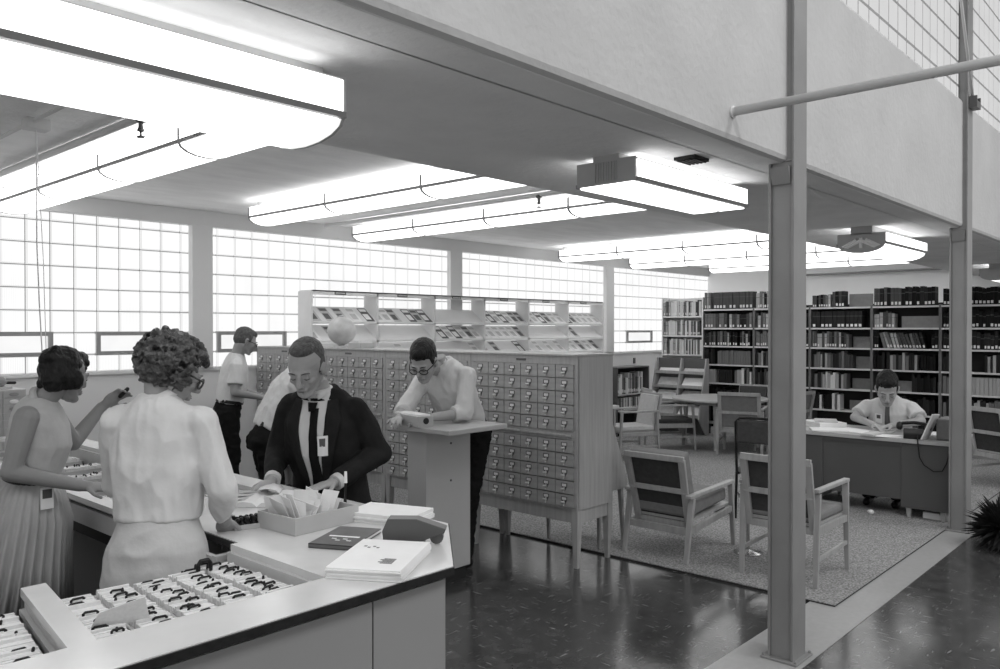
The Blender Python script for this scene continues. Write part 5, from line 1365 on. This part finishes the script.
# shirt front and tie laid in the jacket opening
def vfront(i, j): z = -.14 + .61 * j; hw = .016 + .058 * min(1, max(0, (z + .14) / .5)) * 1.0; return (-hw + 2 * hw * i, z)
patch(jk, T, vfront, 10, 30, .007, .004, 'shirt_front', M['white_cloth'], ti, L_)
def tie(i, j): z = -.06 + .505 * j; hw = .034 - .017 * j if j < .9 else .020; return (-.012 - hw + 2 * hw * i, z)
patch(jk, T, tie, 3, 24, .014, .003, 'tie', M['blackcloth'], ti, L_)
patch(jk, T, lambda i, j: ((-.022 + .044 * i) * (.75 + .35 * j), .435 + .035 * j), 2, 2, .020, .008, 'tie_knot', M['blackcloth'], ti, L_)
for q in (-1, 1):
    def lap(i, j, q=q):
        z = -.02 + .49 * j; hw = .022 + .056 * min(1, max(0, (z + .14) / .5)); wd = .010 + .075 * (j ** .9) if j < .80 else .085 * (1 - (j - .80) * 2.4)
        return (q * (hw - .012 + wd * i), z)
    patch(jk, T, lap, 6, 24, .012, .005, 'lapel', M['suit'], ti, L_)
badge(J, jk, -.060, .285, .050, .09, off=.021)
collar(J, 'white_cloth', .066, .480, .026)
for i in range(2):
    a, b = J['el'][i].lerp(J['wr'][i], .90), J['el'][i].lerp(J['wr'][i], 1.02); mb = MB(); mb.tube([a, b], [.040, .040], 16); obj('shirt_cuff', mb, M['white_cloth'], ti, smooth=.6, shift=L_)
trousers(J, 'suit'); short_hair(J, 'hair3', .4, .005, bald=True); eyes(J)

# ---- man standing at the far catalogue
J = human('man standing in short-sleeved white shirt and dark trousers at the far catalogues', (3.95, 7.12, 0), (.85, -.40), 'm', 1.02, 10, (.03, .16, 1.66), (.90, -.28, -.42),
          (((.235, .04, 1.19), (.12, .27, 1.13)), ((-.235, .05, 1.19), (-.10, .29, 1.13))), ((.10, 0), (-.10, 0)), vox=.008, s=1.03)
shirt(J, 'white_cloth', .016, 'short', .009, puff=.008, seed=6, hem=.05); collar(J, 'white_cloth', .064, .49, .03); trousers(J); belt(J, .07, .172, .124); short_hair(J, 'hair3', .5, .008); glasses(J); eyes(J)
# ---- man bending, half hidden
J = human('man bending forward in a white shirt and dark trousers, half hidden behind the suited man', (3.26, 5.30, 0), (.93, -.37), 'm', .98, 26, (.0, .30, 1.47), (.85, -.30, -.6),
          (((.25, .34, 1.14), (.14, .56, 1.05)), ((-.25, .34, 1.14), (-.12, .56, 1.05))), ((.12, 0), (-.10, .06)), vox=.008, s=1.03)
shirt(J, 'white_cloth', .024, 'long', .009, puff=.012, seed=9, hem=.05, amp=.010); collar(J, 'white_cloth', .064, .49, .03); trousers(J); belt(J, .07, .172, .124); short_hair(J, 'hair', .5, .008)
# ---- man with glasses at the tall table
J = human('man in glasses and rolled white sleeves leaning on the tall table', (4.345, 4.30, 0), (-1, -.14), 'm', 1.03, 33, (.01, .50, 1.545), (-.80, -.38, -.62),
          (((.20, .50, 1.185), (.06, .70, 1.165)), ((-.22, .34, 1.185), (-.10, .58, 1.165))), ((.10, .10), (-.07, .14)), vox=.006, s=1.05, tl=1.12, hs=1.1, skin='skin2',
          handspec=(((-.5, .8, 0), (0, 0, -1), .5), ((.3, 1, .0), (0, 0, -1), .5)))
shirt(J, 'white_cloth', .018, 'rolled', .008, puff=.010, seed=12, hem=.04, amp=.009); collar(J, 'white_cloth', .066, .49, .036); trousers(J); belt(J, .06, .172, .124)
short_hair(J, 'hair', .8, .006, .006, front=.006); glasses(J, 'black', .021, .0035); eyes(J, 'hair')
t = thing('index_box', 'pale long box of cards held on the tall table by the man in glasses', 'box', (3.70, 4.19, 1.121), R(80))
mb = MB(); mb.box(-.17, .17, -.06, .06, 0, .07); obj('tray', mb, M['boxcard'], t)
mb = MB(); mb.box(-.15, .15, -.048, .048, .07, .082); obj('cards', mb, M['paper'], t)
mb = MB(); mb.lathe([(.022, 0), (.022, .004)], (0, 0, 0), 12, Matrix.Translation((-.172, 0, .04)) @ rotm('Y', -PI / 2)); obj('label_ring', mb, M['black'], t)
# ---- man seated at the desk
J = human('man in a short-sleeved white shirt and grey tie seated reading at the grey desk', (8.98, 2.66, .018), (-1, -.12), 'm', .50, 10, (-.01, .275, 1.145), (-.88, -.30, -.62),
          (((.31, .22, .84), (.09, .44, .80)), ((-.31, .20, .84), (-.09, .42, .80))), ((.1, .3), (-.1, .3)), vox=.007, s=1.12, hs=1.18, skin='skin2', seated=True)
sh_ = shirt(J, 'white_cloth', .016, 'short', .008, puff=.006, seed=15, hem=-.02, flare=.018); collar(J, 'white_cloth', .066, .49, .034); trousers(J)
patch(sh_, J['T'], lambda i, j: ((-.030 + .060 * i) * (1 - .45 * j), .05 + .42 * j), 2, 10, .003, .003, 'tie', M['deskmetal'], J['t'], J['loc'])
badge(J, sh_, -.075 * -1, .33, .06, .085); short_hair(J, 'hair', 1.2, .007, .008, front=.004); eyes(J, 'hair')
mb = MB()
t = thing('desk_chair', 'dark swivel chair hidden behind the seated man at the desk', 'chair', (9.02, 2.66, .018), PI / 2)
mb = MB(); mb.box(-.23, .23, -.22, .22, .36, .40); obj('seat', mb, M['upholstery'], t, bevel=.02)
mb = MB(); mb.tube([(0, 0, .06), (0, 0, .36)], .025, 10)
for k in range(5): mb.tube([(0, 0, .08), (.26 * math.cos(k * 1.257), .26 * math.sin(k * 1.257), .03)], .016, 8)
obj('pedestal', mb, M['deskmetal'], t)
mb = MB(); mb.box(-.19, .19, -.24, -.20, .55, .80).box(-.02, .02, -.235, -.215, .38, .56); obj('backrest', mb, M['upholstery'], t, bevel=.015)
# ================================================================== CAMERA AND LIGHT
az = math.atan2(736, 807); pitch = math.atan2(5.5, 807)
cam = bpy.data.cameras.new('camera'); co = bpy.data.objects.new('camera', cam); COL.objects.link(co)
cam.sensor_fit = 'HORIZONTAL'; cam.sensor_width = 36; cam.lens = 807 * 36 / 1000; cam.clip_end = 200
co.location = (0, 0, 1.78)
fwd = V((math.cos(az) * math.cos(pitch), math.sin(az) * math.cos(pitch), -math.sin(pitch)))
co.rotation_euler = fwd.to_track_quat('-Z', 'Y').to_euler()
SC.camera = co
w = bpy.data.worlds.new('world'); SC.world = w; w.use_nodes = True
w.node_tree.nodes['Background'].inputs[0].default_value = g3(1); w.node_tree.nodes['Background'].inputs[1].default_value = .55
def area(name, loc, rot, sx, sy, power):
    l = bpy.data.lights.new(name, 'AREA'); l.shape = 'RECTANGLE'; l.size = sx; l.size_y = sy; l.energy = power
    o = bpy.data.objects.new(name, l); COL.objects.link(o); o.location = loc; o.rotation_euler = rot; return o
# unseen area lights added to brighten the double-height hall
for x, y in ((1, -2), (5, -2), (9, -2)): area('hall_fill', (x, y, ZT - .1), (0, 0, 0), 1.2, 2.4, 100)
SC.view_settings.view_transform = 'Standard'; SC.view_settings.look = 'None'; SC.view_settings.gamma = 1
SC.view_settings.use_curve_mapping = False; SC.view_settings.exposure = .35
SC.cycles.max_bounces = 8; SC.cycles.diffuse_bounces = 4; SC.cycles.glossy_bounces = 3
SC.cycles.use_denoising = True
SC.cycles.sample_clamp_indirect = 6
